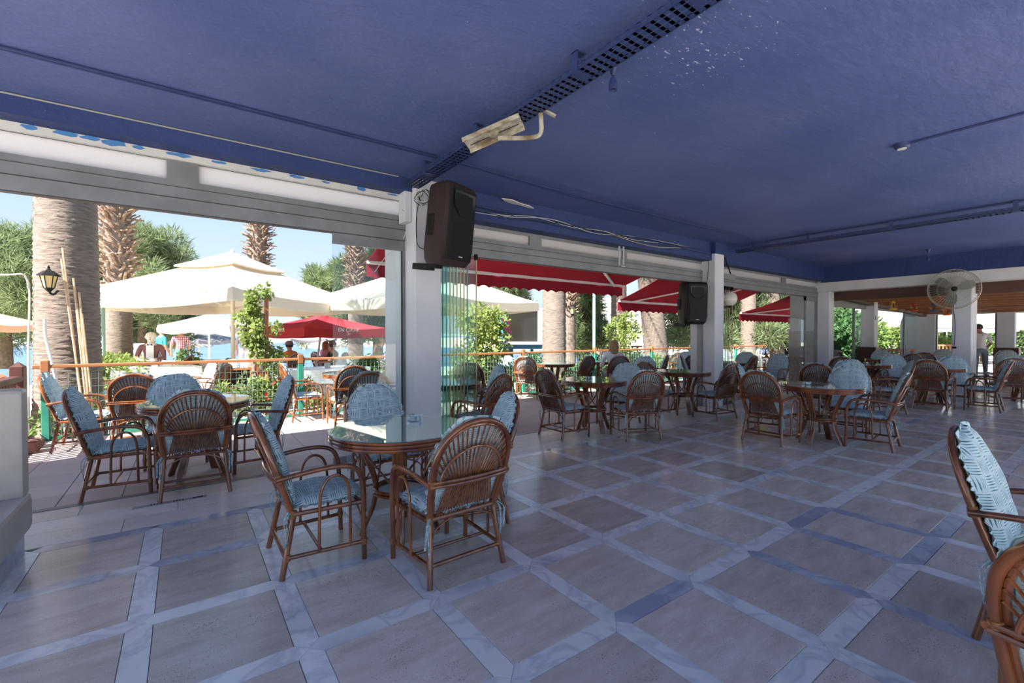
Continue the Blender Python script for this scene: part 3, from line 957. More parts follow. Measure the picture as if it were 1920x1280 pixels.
    for side in (0, 1):
        for i in range(ns + 1):
            for j in range(nu + 1):
                a, b_ = -1 + 2 * j / nu, -1 + 2 * i / ns
                # square to rounded square
                x = .236 * a * math.sqrt(max(0, 1 - .22 * b_ * b_ * abs(b_))); y = .018 + .222 * b_ * math.sqrt(max(0, 1 - .22 * a * a * abs(a)))
                ed = (max(0, 1 - abs(a) ** 4) * max(0, 1 - abs(b_) ** 4)) ** .45
                z = .397 + (.040 * ed + .004 * math.sin(a * 6) * math.sin(b_ * 7 + 1) if side == 0 else -.022 * ed)
                m.v.append((x, y, z)); m.uv.append((x + .5, y + 1.3 + (.003 if side else 0)))
    for i in range(ns):
        for j in range(nu):
            a = i * W_ + j
            m.f.append((a, a + 1, a + W_ + 1, a + W_)); m.mi.append(0)
            m.f.append((off + a + W_, off + a + W_ + 1, off + a + 1, off + a)); m.mi.append(0)
    seat = m
    fr = MB(); fr.uv = []
    ol = []
    for (a, b_) in [(-1 + 2 * q / 6, -1) for q in range(6)] + [(1, -1 + 2 * q / 6) for q in range(6)] + [(1 - 2 * q / 6, 1) for q in range(6)] + [(-1, 1 - 2 * q / 6) for q in range(6)]:
        ol.append((.234 * a * math.sqrt(max(0, 1 - .22 * b_ * b_ * abs(b_))), .018 + .220 * b_ * math.sqrt(max(0, 1 - .22 * a * a * abs(a))), .393))
    frill(ol, .018, True)
    tie = MB()
    for sx in (-1, 1):
        for q, ln in ((0, .17), (.018, .13)):
            pts = [(sx * (.225 + q * .3), -.19 - q, .375), (sx * (.245 + q), -.215 - q, .34), (sx * (.248 + q), -.222 - q * .5, .34 - ln * .5), (sx * (.243 + q * 1.4), -.22, .34 - ln)]
            pts = spline([Vector(z_) for z_ in pts], 4)
            for a, b_ in zip(pts[:-1], pts[1:]):
                tie.bar(a, b_, .011, .003)
    P.append(('seat_cushion', seat.mesh('seat_cushion', FABRIC), [('frill', fr.mesh('frill', FABRIC)), ('tie_string', tie.mesh('tie_string', TAPE, False))]))
    return P
CHAIR = chair_parts()
CHAIR_BARE = [q for q in CHAIR if 'cushion' not in q[0]]

def chair(x, y, az, label, group=None, z=0, bare=False, tilt=0):
    o = empty('rattan_armchair', (x, y, z), R(az - 90), label, 'chair', group)
    for name, me, subs in (CHAIR_BARE if bare else CHAIR):
        p_ = inst(name, me, o, kind='stuff' if name in ('joint_binding', 'back_ribs') else None)
        for n2, m2 in subs:
            inst(n2, m2, p_, kind='stuff' if n2 == 'tie_string' else None)
    return o

# ------------------------------------------------------------------ round rattan table prototype
def table_parts(Rr=.475):
    P = []
    m = MB(); m.lathe([(0, .716), (Rr - .012, .716), (Rr - .012, .738), (0, .738)], 48); P.append(('top_panel', m.mesh('top_panel', TABLETOP), []))
    m = MB()
    for z, r in ((.686, .0125), (.709, .0125), (.731, .0105)):
        m.tube([(math.cos(a) * (Rr - .012), math.sin(a) * (Rr - .012), z) for a in [2 * math.pi * k / 48 for k in range(48)]], r, 8, closed=True)
    P.append(('rim', m.mesh('rim', RATTAN), []))
    m = MB(); m.lathe([(0, .7425), (Rr - .001, .7425), (Rr + .001, .746), (Rr - .001, .7505), (0, .7505)], 64); P.append(('glass_top', m.mesh('glass_top', TABLEGLASS), []))
    for k in range(4):
        m = MB()
        a = math.pi / 4 + k * math.pi / 2
        for da in (-.5, 0, .5):
            pr = [(.30, .70), (.255, .60), (.19, .44), (.168, .33), (.185, .20), (.235, .08), (.262, 0)]
            pts = []
            for r, z in pr:
                t_ = da * .046
                pts.append((math.cos(a) * r - math.sin(a) * t_, math.sin(a) * r + math.cos(a) * t_, z))
            m.tube(pts, .0165, 8, sub=3)
        P.append(('leg', m.mesh('leg', RATTAN), []))
    m = MB()
    for z in (.30, .325):
        m.tube([(math.cos(a) * .178, math.sin(a) * .178, z) for a in [2 * math.pi * k / 28 for k in range(28)]], .011, 8, closed=True)
    m.lathe([(0, .30), (.17, .30), (.17, .315), (0, .315)], 24)
    P.append(('lower_ring', m.mesh('lower_ring', RATTAN), []))
    for k in range(4):
        a = k * math.pi / 2
        P.append(('brace', MB().tube([(math.cos(a + .6) * .16, math.sin(a + .6) * .16, .36), (math.cos(a) * .22, math.sin(a) * .22, .52), (math.cos(a) * .36, math.sin(a) * .36, .69)], .0075, 6, sub=4).mesh('brace', RATTAN), []))
    return P
TABLE = table_parts()
m = MB()
m.lathe([(0, 0), (.052, 0), (.056, .006), (.056, .033), (.050, .036), (.043, .032), (.038, .012), (0, .010)], 16)
ASH = m.mesh('ashtray', ASHGLASS, False)
ASH_NOTCH = MB().box(-.05, -.036, -.006, .006, .026, .038).mesh('notch', ASHGLASS, False)

def table(x, y, rz, label, group=None, ash=None, z=0, where='table'):
    o = empty('rattan_table', (x, y, z), R(rz), label, 'table', group)
    for name, me, _ in TABLE:
        inst(name, me, o)
    if ash:
        t_ = empty('ashtray', (x + ash[0], y + ash[1], z + .751), .3, 'clear cut-glass ashtray on the ' + where, 'ashtray', 'glass ashtrays on the round tables')
        inst('bowl', ASH, t_)
        for k in range(3):
            inst('notch', ASH_NOTCH, t_, rot=(0, 0, k * 2.094))
    return o

G_IN = 'rattan armchairs in the hall'
G_OUT = 'rattan armchairs out on the terrace'
table(1.24, 3.08, 20, 'round glass-topped rattan table in front of the white pillar with the tilted loudspeaker', 'round rattan tables', (.18, .16), where='table in front of the loudspeaker pillar')
table(.10, 5.50, 10, 'round rattan table on the terrace tiles beside the sofa end', 'round rattan tables')
table(4.86, 4.70, 30, 'round rattan table with bright glass beside the folded glass doors', 'round rattan tables', (-.02, .08), where='table by the folded glass doors')
table(7.30, 4.85, 15, 'round rattan table close against the pillar with the globe lamp', 'round rattan tables')
table(6.72, 2.46, 40, 'round rattan table with ashtray in the open middle of the hall', 'round rattan tables', (-.12, .1), where='table in the middle of the hall')
table(12.15, 2.45, 25, 'round rattan table in front of the pillar that carries the fan', 'round rattan tables')
table(12.30, 3.62, 0, 'round rattan table towards the white corner pillar at the hall end', 'round rattan tables', (.1, 0), where='table near the corner pillar')
table(14.35, 1.42, 10, 'round rattan table beside the fan pillar at the room opening', 'round rattan tables')
table(2.95, 5.62, 15, 'round rattan table behind the folded stack of glass leaves', 'round rattan tables')
table(2.35, 8.02, 5, 'sunlit rattan table against the wire-mesh railing', 'round rattan tables')
table(6.95, 7.95, 20, 'sunlit rattan table by the railing under the red awning', 'round rattan tables')
table(8.42, 7.98, 0, 'rattan table by the railing post, set behind the row of chairs', 'round rattan tables')
table(10.6, 5.85, 0, 'rattan table outside the third bay beside the pebbledash pier', 'round rattan tables')
table(15.4, 4.05, 0, 'rattan table inside the wood-beamed room', 'round rattan tables')

CH = [
 # table by the pillar
 (.685, 3.10, 0, 'rattan armchair in full profile at the table before the loudspeaker pillar', G_IN),
 (1.325, 2.525, 92, 'rattan armchair with ribbed back to the open floor at the table before the loudspeaker pillar', G_IN),
 (1.78, 3.05, 163, 'rattan armchair with pale upright cushion at the table before the loudspeaker pillar', G_IN),
 (1.42, 3.83, 270, 'rattan armchair with dark shaded cushion between the table and the white pillar foot', G_IN),
 # terrace table by the sofa
 (.07, 5.0, 91, 'dark rattan armchair standing over the floor drain, back towards the hall', G_IN),
 (-.46, 5.4, -2, 'rattan armchair nearest the sofa end at the terrace table', G_OUT),
 (.61, 5.58, 182, 'rattan armchair with its cushion edge-on at the terrace table, away from the sofa', G_OUT),
 (-.08, 6.2, 272, 'rattan armchair with round pale cushion facing the hall across the terrace table', G_OUT),
 (-.45, 7.45, 82, 'rattan armchair turned to the railing, bare ribbed fan back showing, beside the big palm', G_OUT),
 (-1.03, 7.75, -3, 'rattan armchair in the terrace corner by the dark red wooden post', G_OUT),
 # folded-door table
 (4.28, 4.70, -2, 'rattan armchair with back to the folded glass leaves, at the table beside them', G_IN),
 (5.02, 4.06, 66, 'rattan armchair with ribbed back to the open floor at the table beside the folded doors', G_IN),
 (5.55, 4.82, 196, 'rattan armchair with creased blue cushion facing the folded glass leaves', G_IN),
 # globe lamp table
 (6.72, 4.98, 0, 'rattan armchair beyond the creased blue cushion, at the table by the globe lamp pillar', G_IN),
 (7.26, 4.22, 83, 'rattan armchair tucked up at the table by the globe lamp pillar, back to the hall', G_IN),
 # middle table
 (6.27, 2.86, -1, 'honey-coloured rattan armchair with wide ribbed back, at the table in the middle of the hall', G_IN),
 (7.05, 3.32, 292, 'rattan armchair with crumpled dark cushion before the stacked glass leaves', G_IN),
 (7.0, 1.98, 97, 'rattan armchair in profile with long tie strings, at the middle table', G_IN),
 (7.64, 2.47, 190, 'rattan armchair with large pale cushion facing out over the middle table', G_IN),
 # behind
 (8.65, 3.12, 5, 'rattan armchair, back view, behind the large pale cushion of the middle table', G_IN),
 (9.5, 3.03, 195, 'rattan armchair with rounded cushion showing just above the middle table chairs', G_IN),
 (11.45, 3.68, 3, 'rattan armchair, arched back view, at the table near the corner pillar', G_IN),
 (13.05, 3.2, 215, 'rattan armchair with plain grey-blue cushion facing the hall, at the table near the corner pillar', G_IN),
 (10.4, 2.72, 112, 'rattan armchair tilted in profile between the middle table and the fan pillar table', G_IN),
 (11.5, 2.32, 0, 'rattan armchair with square woven back in front of the fan pillar table', G_IN),
 (12.02, 1.72, 93, 'rattan armchair in profile beside the wood foot of the fan pillar', G_IN),
 (12.95, 2.28, 195, 'rattan armchair with pale cushion between the fan pillar and its table', G_IN),
 (13.75, 1.62, 22, 'rattan armchair with dark arched back beside the fan pillar opening', G_IN),
 (15.1, 1.42, 198, 'rattan armchair with pale cushion at the table beyond the fan pillar', G_IN),
 (14.75, 3.55, 45, 'rattan armchair, arched back, just inside the wood-beamed room', 'rattan armchairs in the wood-beamed room'),
 (16.0, 3.45, 20, 'rattan armchair further inside the wood-beamed room', 'rattan armchairs in the wood-beamed room'),
 (16.4, 4.4, 200, 'rattan armchair with cushion at the table in the wood-beamed room', 'rattan armchairs in the wood-beamed room'),
 (17.2, 2.9, 180, 'rattan armchair deep in the wood-beamed room', 'rattan armchairs in the wood-beamed room'),
 (19.2, 3.7, 180, 'rattan armchair near the end wall of the wood-beamed room', 'rattan armchairs in the wood-beamed room'),
 (19.4, 2.3, 190, 'rattan armchair standing before the waiter', 'rattan armchairs in the wood-beamed room'),
 # foreground
 (3.2, .19, -90, 'rattan armchair at the open floor edge with frilled cushion, cut by the picture edge', G_IN),
 (2.09, -.03, -3, 'rattan armchair with thick polished hoop, nearest of all on the open floor', G_IN),
 # terrace, bay two
 (2.95, 4.78, 112, 'rattan armchair with dark fan back beside the brass-edged glass leaf', G_OUT),
 (3.62, 5.85, 172, 'rattan armchair with light cushion behind the dark fan-backed chair', G_OUT),
 (3.95, 6.75, 60, 'rattan armchair with sun-touched hoop on the terrace beyond the folded glass leaves', G_OUT),
 (6.2, 7.95, 35, 'sunlit orange rattan armchair with fan back by the railing post', G_OUT),
 (7.12, 7.40, 98, 'dark rattan armchair, back view, at the railing table under the red awning', G_OUT),
 (7.85, 6.95, 62, 'sunlit rattan armchair in which the fair-haired person sits', G_OUT),
 (7.55, 6.05, 195, 'rattan armchair with grey folded cushion on the terrace under the red awning', G_OUT),
 (8.75, 6.62, 118, 'small dark rattan armchair, back view, on the terrace before the globe lamp pillar', G_OUT),
 (9.35, 5.85, 305, 'rattan armchair with grey cushion in profile outside the globe lamp pillar', G_OUT),
 (10.0, 6.3, 30, 'rattan armchair seen through the stacked glass leaves of the third bay', G_OUT),
 (10.25, 5.4, 95, 'rattan armchair with leaning back outside the third bay', G_OUT),
 (11.6, 5.95, 200, 'rattan armchair with white cushion beside the pebbledash pier', G_OUT),
 (11.3, 5.15, 175, 'rattan armchair with dark green cushion in front of the pebbledash pier', G_IN),
 (10.9, 7.2, 200, 'rattan armchair with white sunlit cushion by the railing outside the third bay', G_OUT),
 (12.3, 7.6, 190, 'rattan armchair at the railing far end under the second awning', G_OUT),
 (2.09, 7.32, 88, 'sunlit rattan armchair with big fan back, seen through the standing glass leaf', G_OUT),
 (1.95, 5.95, 78, 'shaded rattan armchair half hidden by the pillar, behind the glass leaf', G_OUT),
 (1.62, 8.15, 2, 'sunlit orange rattan armchair in profile at the railing table by the vine', G_OUT),
 (14.9, 5.75, 160, 'rattan armchair with grey cushion outside the far room', G_OUT),
 (15.8, 5.6, 60, 'rattan armchair outside the far room beside the seated guests', G_OUT),
]
for a in CH:
    chair(*a)

# ------------------------------------------------------------------ leather booth sofa at left
so = empty('booth_sofa', (-.82, 4.14, 0), 0, 'grey leather booth sofa on a blue-grey marble plinth', 'sofa')
def padbox(x0, x1, y0, y1, z0, z1, b, name):
    m = MB()
    n = 6
    # rounded end profile swept along x
    prof = []
    for (cy_, cz_, a0) in ((y1 - b, z1 - b, 0), (y0 + b, z1 - b, 90), (y0 + b, z0 + b, 180), (y1 - b, z0 + b, 270)):
        for k in range(n + 1):
            a = R(a0 + 90 * k / n)
            prof.append((cy_ + b * math.cos(a), cz_ + b * math.sin(a)))
    K = len(prof)
    cyy, czz = (y0 + y1) / 2, (z0 + z1) / 2
    sec = [(x0, .0), (x1 - b, 0), (x1 - b * .3, b * .3), (x1, b)]
    vs = []
    for x, ins in sec:
        for y, z in prof:
            sy = (abs(y - cyy) - ins) / max(1e-6, abs(y - cyy)) if abs(y - cyy) > 1e-6 else 1
            sz = (abs(z - czz) - ins) / max(1e-6, abs(z - czz)) if abs(z - czz) > 1e-6 else 1
            vs.append((x, cyy + (y - cyy) * max(sy, 0), czz + (z - czz) * max(sz, 0)))
    fs = []
    for i in range(len(sec) - 1):
        for k in range(K):
            fs.append((i * K + k, (i + 1) * K + k, (i + 1) * K + (k + 1) % K, i * K + (k + 1) % K))
    fs.append(tuple((len(sec) - 1) * K + k for k in range(K)))
    fs.append(tuple(range(K - 1, -1, -1)))
    m.add(vs, fs)
    return m.build(name, SOFA, so)
padbox(-2.3, 0, -.06, .07, .37, 1.06, .022, 'backrest')
padbox(-2.3, .012, -.70, .085, .145, .385, .03, 'seat')
m = MB(); m.tube([(-2.2, -.062, 1.035), (-.02, -.062, 1.035), (-.008, -.03, 1.03), (-.008, -.03, .40)], .004, 6); m.build('piping', SOFA, so)
MB().box(-2.3, -.02, -.64, .03, 0, .15).build('plinth', BLUEMARBLE, so, False)

# ------------------------------------------------------------------ loudspeakers
SPKSIDE = mat('brown_speaker_shell', (.036, .022, .021), .7, col2=(.028, .017, .016), scale=3, spec=.25)  # dark brown shell, slightly mottled
def speaker(loc, az, tilt, label, hgt=.80, side=SPKSIDE):
    o = empty('loudspeaker', loc, 0, label, 'loudspeaker', 'black loudspeakers on the pillars')
    o.rotation_euler = (0, R(tilt), R(az))           # local +x is the front
    m = MB()
    secs = []
    for z, s in ((0, .80), (.05, .93), (.16, 1), (.60, .98), (.755, .95), (.79, .88), (.80, .80)):
        z = z / .80 * hgt
        secs.append([(x * s, y * s, z) for x, y in ((.185, -.245), (.205, -.21), (.215, 0), (.205, .21), (.185, .245), (.02, .225), (-.16, .15), (-.19, .12), (-.19, -.12), (-.16, -.15), (.02, -.225))])
    K = len(secs[0]); vs = [v for s in secs for v in s]; fs = []
    for i in range(len(secs) - 1):
        for k in range(K):
            fs.append((i * K + k, i * K + (k + 1) % K, (i + 1) * K + (k + 1) % K, (i + 1) * K + k))
    fs += [tuple(range(K - 1, -1, -1)), tuple((len(secs) - 1) * K + k for k in range(K))]
    m.add(vs, fs); m.build('cabinet', side, o)
    h = hgt
    m = MB(); m.prism([(.17, -.218), (.222, -.19), (.228, 0), (.222, .19), (.17, .218)], .07 * h, .94 * h); m.build('baffle', BLACK, o)
    m = MB(); m.prism([(.20, -.185), (.232, -.165), (.238, 0), (.232, .165), (.20, .185)], .10 * h, .52 * h); m.build('grille', BLACKGRILL, o)
    m = MB()
    ws = [(-.165, .90), (.165, .90), (.165, .74), (.11, .66), (.06, .60), (-.06, .60), (-.11, .66), (-.165, .74)]
    m.add([(.236, y, z * h) for y, z in ws] + [(.205, y * .55, (.75 + (z - .75) * .5) * h) for y, z in ws],
          [(i, (i + 1) % 8, 8 + (i + 1) % 8, 8 + i) for i in range(8)] + [tuple(range(8, 16))])
    m.build('horn', mat('horn_grey', (.014, .014, .015), .4, spec=.3), o)
    MB().box(.236, .241, -.03, .03, .105 * h, .118 * h).build('badge', STEEL, o, False)
    for sy in (-1, 1):
        m = MB(); m.bbox(-.06, .03, sy * .222 - .016, sy * .222 + .016, .34 * h, .60 * h, .01); m.build('handle', BLACK, o, False)
    MB().tube([(.03, 0, hgt), (.03, 0, hgt + .006)], .022, 12).build('top_socket', BLACK, o)
    m = MB(); m.box(-.17, -.05, -.05, .05, -.035, .0); m.box(-.44, -.15, -.03, .03, -.06, .01); m.build('mount', BLACK, o, False)
    return o
speaker((2.28, 4.44, 2.15), -70, 7, 'large loudspeaker with brown side, tilted down on the first pillar', .84)
speaker((7.72, 5.0, 1.60), -112, 3, 'all-black loudspeaker hung on the pillar with the globe lamp', .78, BLACK)
# tangled leads behind the first loudspeaker
rnd = random.Random(8)
for k in range(5):
    pts = []
    for q in range(11):
        a = q * 1.3 + k
        pts.append((2.14 + .09 * math.cos(a) * rnd.uniform(.6, 1.2) + .02 * k, 4.70 + .05 * math.sin(a * .7), 2.93 + .075 * math.sin(a) * rnd.uniform(.6, 1.2)))
    tag(MB().tube(pts, .004, 5, sub=4).build('coiled_lead', CABLE_BLACK if k % 2 else CABLE_WHITE), 'tangled loop of lead behind the tilted loudspeaker', 'cable', 'tangled leads behind the tilted loudspeaker')
tag(MB().tube([(2.16, 4.76, 2.95), (2.12, 4.77, 2.7), (2.13, 4.77, 2.42), (2.2, 4.74, 2.36)], .005, 6, sub=5).build('speaker_lead', CABLE_BLACK), 'thin black lead hanging beside the tilted loudspeaker', 'cable')
tag(MB().tube([(2.10, 5.0, 2.68), (2.09, 5.02, 2.56), (2.07, 5.2, 2.44), (2.02, 5.45, 2.36), (1.98, 5.74, 2.2)], .004, 5, sub=5).build('white_lead', CABLE_WHITE), 'thin white wire drooping along the first pillar', 'cable')
jb = empty('junction_box', (2.07, 5.0, 2.68), 0, 'white cable box high on the first pillar', 'box')
MB().bbox(-.04, .04, -.12, .06, 0, .36, .006).build('box_body', WALL, jb, False)
for a, b_ in ((-.09, .12), (-.05, .14)):
    MB().tube([(-.042, a, b_), (-.036, a, b_)], .006, 8).build('screw', BLACK, jb)
tag(MB().tube([(8.22, 4.95, 2.98), (8.23, 4.93, 2.7), (8.22, 4.96, 2.35), (8.15, 4.98, 2.2)], .005, 6, sub=4).build('speaker_lead', CABLE_BLACK), 'black lead running down to the loudspeaker on the globe lamp pillar', 'cable')

# ------------------------------------------------------------------ globe lamp
gl = empty('globe_lamp', (8.86, 4.86, 2.12), 0, 'opal white globe lamp on a black bracket at the second pillar', 'lamp')
m = MB(); m.lathe([(.155 * math.cos(R(a)), .155 * math.sin(R(a))) for a in range(-90, 91, 10)], 28); m.build('globe', mat('opal_glass', (.62, .60, .53), .18), gl)
m = MB(); m.lathe([(.05, -.175), (.05, -.15), (.07, -.14)], 16); m.build('collar', BLACK, gl)
m = MB(); m.bar((-.29, 0, -.17), (.05, 0, -.17), .03, .025); m.box(-.30, -.28, -.05, .05, -.22, -.12); m.build('bracket', BLACK, gl, False)

# ------------------------------------------------------------------ cable trays, conduits and fittings under the ceiling
def tray(x, ya, yb, z, wdt, label, hang):
    o = empty('cable_tray', (x, 0, z), 0, label, 'cable tray', 'blue cable trays under the ceiling')
    m = MB()
    h = wdt / 2
    for k in range(4):
        xx = -h + .008 + k * (wdt - .016) / 3
        m.box(xx - .0175, xx + .0175, ya, yb, 0, .002)
    y = ya
    while y < yb:
        m.box(-h, h, y, y + .022, 0, .002); y += .058
    m.build('perforated_bed', BLUEPIPE, o, False)
    for sx in (-1, 1):
        m = MB()
        m.box(sx * h - .001, sx * h + .001, ya, yb, 0, .022); m.box(sx * h - .001, sx * h + .001, ya, yb, .036, .055)
        y = ya
        while y < yb:
            m.box(sx * h - .001, sx * h + .001, y, y + .03, .02, .04); y += .07
        m.build('side_rail', BLUEPIPE, o, False)
    for y in hang:
        m = MB()
        m.box(-h - .012, -h - .004, y - .025, y + .025, -.004, H0 - z); m.box(-h - .012, h * .5, y - .025, y + .025, -.008, -.002); m.box(-h - .012, -h + .06, y - .025, y + .025, H0 - z - .006, H0 - z)
        m.build('hanger', BLUEPIPE, o, False)
    return o
tray(2.08, -2.6, 4.8, 3.045, .15, 'wide blue slotted cable tray running to the first pillar', (1.3, 2.1, 3.3, 4.3))
tray(8.95, -2.6, 4.75, 3.03, .13, 'blue slotted cable tray running to the second pillar', (-1, 1.0, 2.3, 3.45, 4.4))
def cable(pts, r, mt, name, label, sub=4, group=None):
    return tag(MB().tube(pts, r, 6, sub=sub).build(name, mt), label, 'cable', group)
for k, dy in enumerate((0, .028)):
    cable([(-4.5, 4.08 + dy, H0 - .012), (-1, 4.1 + dy, H0 - .014), (.6, 4.1 + dy, H0 - .012), (2.05, 4.1 + dy, H0 - .014)], .010, BLUEPIPE, 'ceiling_conduit', 'blue conduit clipped along the ceiling towards the wide cable tray', group='blue conduits on the ceiling')
    cable([(2.2, 4.08 + dy, H0 - .02), (4, 4.12 + dy * 2, H0 - .05), (6.5, 4.18 + dy, H0 - .03), (8.92, 4.22, H0 - .015)], .009, BLUEPIPE, 'ceiling_conduit', 'sagging blue cable strung between the two cable trays', group='sagging blue cables')
cable([(8.92, 4.22, H0 - .012), (8.93, 2, H0 - .012), (8.95, -2.5, H0 - .012)], .011, BLUEPIPE, 'ceiling_conduit', 'blue conduit on the ceiling beside the second cable tray')
cable([(-4.4, 4.86, H0 - .012), (0, 4.862, H0 - .01), (1.95, 4.862, H0 - .012)], .007, mat('grey_cable', (.30, .30, .27), .5), 'beam_cable', 'thin pale cable tucked in the angle of the first beam')
cable([(2.95, 4.85, 2.99), (4, 4.85, 3.0), (4.9, 4.85, 2.985), (6.6, 4.85, 2.955), (8.1, 4.84, 2.94)], .014, BLUEPIPE, 'beam_pipe', 'blue pipe along the beam of the second bay')
rnd = random.Random(2)
for k in range(4):
    pts = [(2.5 + q * (1.35 + .15 * k) * .5, 4.84 - .01 * k + rnd.uniform(-.01, .0), 2.97 + rnd.uniform(-.05, .05) - .01 * k) for q in range(7)]
    cable(pts, .0035, (CABLE_WHITE, CABLE_BLACK)[k % 2], 'loose_wire', 'loose wire trailing along the beam between the pillars', 5, 'loose wires along the beam')
cable([(5.3, 4.84, 2.97), (5.9, 4.83, 2.90), (6.5, 4.83, 2.885), (7.1, 4.84, 2.94), (7.7, 4.84, 2.95)], .006, mat('yellowed_cable', (.42, .33, .17), .5), 'loose_wire', 'yellowed wire sagging under the beam near the second pillar')
# torn plaster hanging from the ceiling edge
fl_ = MB()
pts = [(0, 0), (.08, .05), (.2, .06), (.33, .03), (.42, .045), (.52, 0), (.42, -.035), (.28, -.025), (.14, -.055), (.05, -.025)]
fl_.add([(3.30 + x, 4.80 + y, 3.13 - .08 * x) for x, y in pts] + [(3.30 + x, 4.80 + y, 3.142 - .08 * x) for x, y in pts], [tuple(range(9, -1, -1)), tuple(range(10, 20))] + [(i, (i + 1) % 10, 10 + (i + 1) % 10, 10 + i) for i in range(10)])
tag(fl_.build('plaster_flake', FASCIA, None, False), 'torn cream flake of plaster hanging at the ceiling edge', 'flake')
# steel straps hanging over the second bay
st = empty('hanging_strap', (5.75, 4.95, 2.52), 0, 'two steel straps hanging over the head frame of the second bay', 'bracket')
for k, x in enumerate((-.05, .05)):
    m = MB(); m.box(x - .018, x + .018, -.003, .003, .02 * k, .36 - .05 * k); m.build('strap', STEEL, st, False)
MB().box(-.012, .09, -.006, .006, -.02, .0).build('clip', STEEL, st, False)
m = MB(); m.bar((8.66, 4.84, 2.93), (8.93, 4.86, 2.60), .022, .012); tag(m.build('stay_rod', CABLE_BLACK, None, False), 'dark slanting stay above the parking rail at the second pillar', 'rod')
# pendant lamp holders and round box
def pendant(x, y, ln, label):
    o = empty('lamp_holder', (x, y, H0), 0, label, 'lamp', 'bare blue lamp holders on the ceiling')
    m = MB(); m.lathe([(.0, -.095), (.010, -.09), (.026, -.04), (.05, -.012), (.052, 0)], 18); m.build('ceiling_rose', BLUEPIPE, o)
    m = MB(); m.tube([(0, 0, -.06), (0, 0, -ln + .04)], .006, 6); m.build('flex', BLUEPIPE, o)
    m = MB(); m.lathe([(.0, -ln + .045), (.018, -ln + .04), (.026, -ln + .015), (.028, -ln - .035), (.022, -ln - .035), (.016, -ln - .01), (0, -ln - .01)], 16); m.build('socket', BLUEPIPE, o)
pendant(2.27, 2.03, .15, 'bare blue lamp holder hanging beside the wide cable tray')
pendant(12.55, 2.63, .2, 'small bare blue lamp holder near the end of the hall')
o = empty('ceiling_box', (5.42, 1.33, H0), 0, 'round white box on the ceiling with conduit', 'box')
m = MB(); m.lathe([(0, -.045), (.045, -.045), (.06, -.03), (.062, 0)], 24); m.build('cover', BLUEPIPE, o)
m = MB(); m.lathe([(0, -.05), (.035, -.049), (.035, -.044)], 20); m.build('plate', FASCIA, o)
cable([(5.42, 1.27, H0 - .01), (5.43, .3, H0 - .01), (5.43, -2.6, H0 - .01)], .010, BLUEPIPE, 'ceiling_conduit', 'blue conduit running away from the round ceiling box')
# old screen bracket under the tray
br = empty('screen_bracket', (2.14, 2.66, 3.04), 0, 'stained cream metal screen bracket hanging under the wide tray', 'bracket')
m = MB(); m.tube([(.02, -.02, .04), (.03, -.02, -.05), (.03, -.02, -.13), (.0, .01, -.165), (-.09, .10, -.165), (-.20, .21, -.155)], .017, 6, sub=4); m.build('bent_arm', CREAMMETAL, br)
u = Vector((.62, -.72, .30)).normalized(); v = Vector((.72, .60, -.1)).normalized(); n_ = u.cross(v).normalized(); v = n_.cross(u)
cpt = Vector((-.22, .25, -.10))
m = MB(); m.obox(cpt, u, v, n_, .23, .085, .003); m.build('back_plate', CREAMMETAL, br, False)
for q in (-1, 1):
    m = MB(); m.obox(cpt + v * .085 * q - n_ * .015, u, v, n_, .23, .003, .018); m.build('flange', CREAMMETAL, br, False)
m = MB(); m.obox(cpt + v * .03 - n_ * .004, u, v, n_, .2, .004, .002); m.build('slot', ALUDARK, br, False)
m = MB(); Mx = Matrix((u, v, n_)).transposed(); m.lathe([(0, -.03), (.03, -.028), (.05, -.004), (.055, .0)], 20, c=cpt, M=Mx); m.build('hub', CREAMMETAL, br)
m = MB(); m.bar((.0, -.03, .035), (.11, -.09, -.02), .035, .012); m.build('hook_plate', CREAMMETAL, br, False)

# ------------------------------------------------------------------ wall fan on the free-standing pillar
FANM = mat('fan_cage_metal', (.36, .33, .26), .45, metal=.3)
fn = empty('wall_fan', (13.30, 2.37, 2.37), 0, 'large round cage fan on the free-standing white pillar', 'fan')
fn.rotation_euler = (0, 0, R(196))                 # local +x blows towards the hall
RF = .42
m = MB()
for r, x in ((RF, 0), (RF * .98, .03)):
    m.tube([(x, r * math.cos(a), r * math.sin(a)) for a in [2 * math.pi * k / 48 for k in range(48)]], .007, 6, closed=True)
m.build('cage_rim', FANM, fn)
for sgn, name in ((1, 'front_cage'), (-1, 'rear_cage')):
    m = MB()
    for k in range(44):
        a = 2 * math.pi * k / 44
        m.tube([(sgn * x, r * math.cos(a), r * math.sin(a)) for r, x in ((RF, 0.0), (RF * .93, .06), (RF * .6, .095), (.055, .105))], .0022, 4, caps=False)
    for r, x in ((RF * .93, .06), (RF * .62, .095), (.06, .105), (RF * .3, .102)):
        m.tube([(sgn * x, r * math.cos(a), r * math.sin(a)) for a in [2 * math.pi * k / 36 for k in range(36)]], .0025, 4, closed=True)
    m.build(name, FANM, fn, True, 'stuff')
BLADE = mat('fan_blade', (.12, .12, .10), .4)
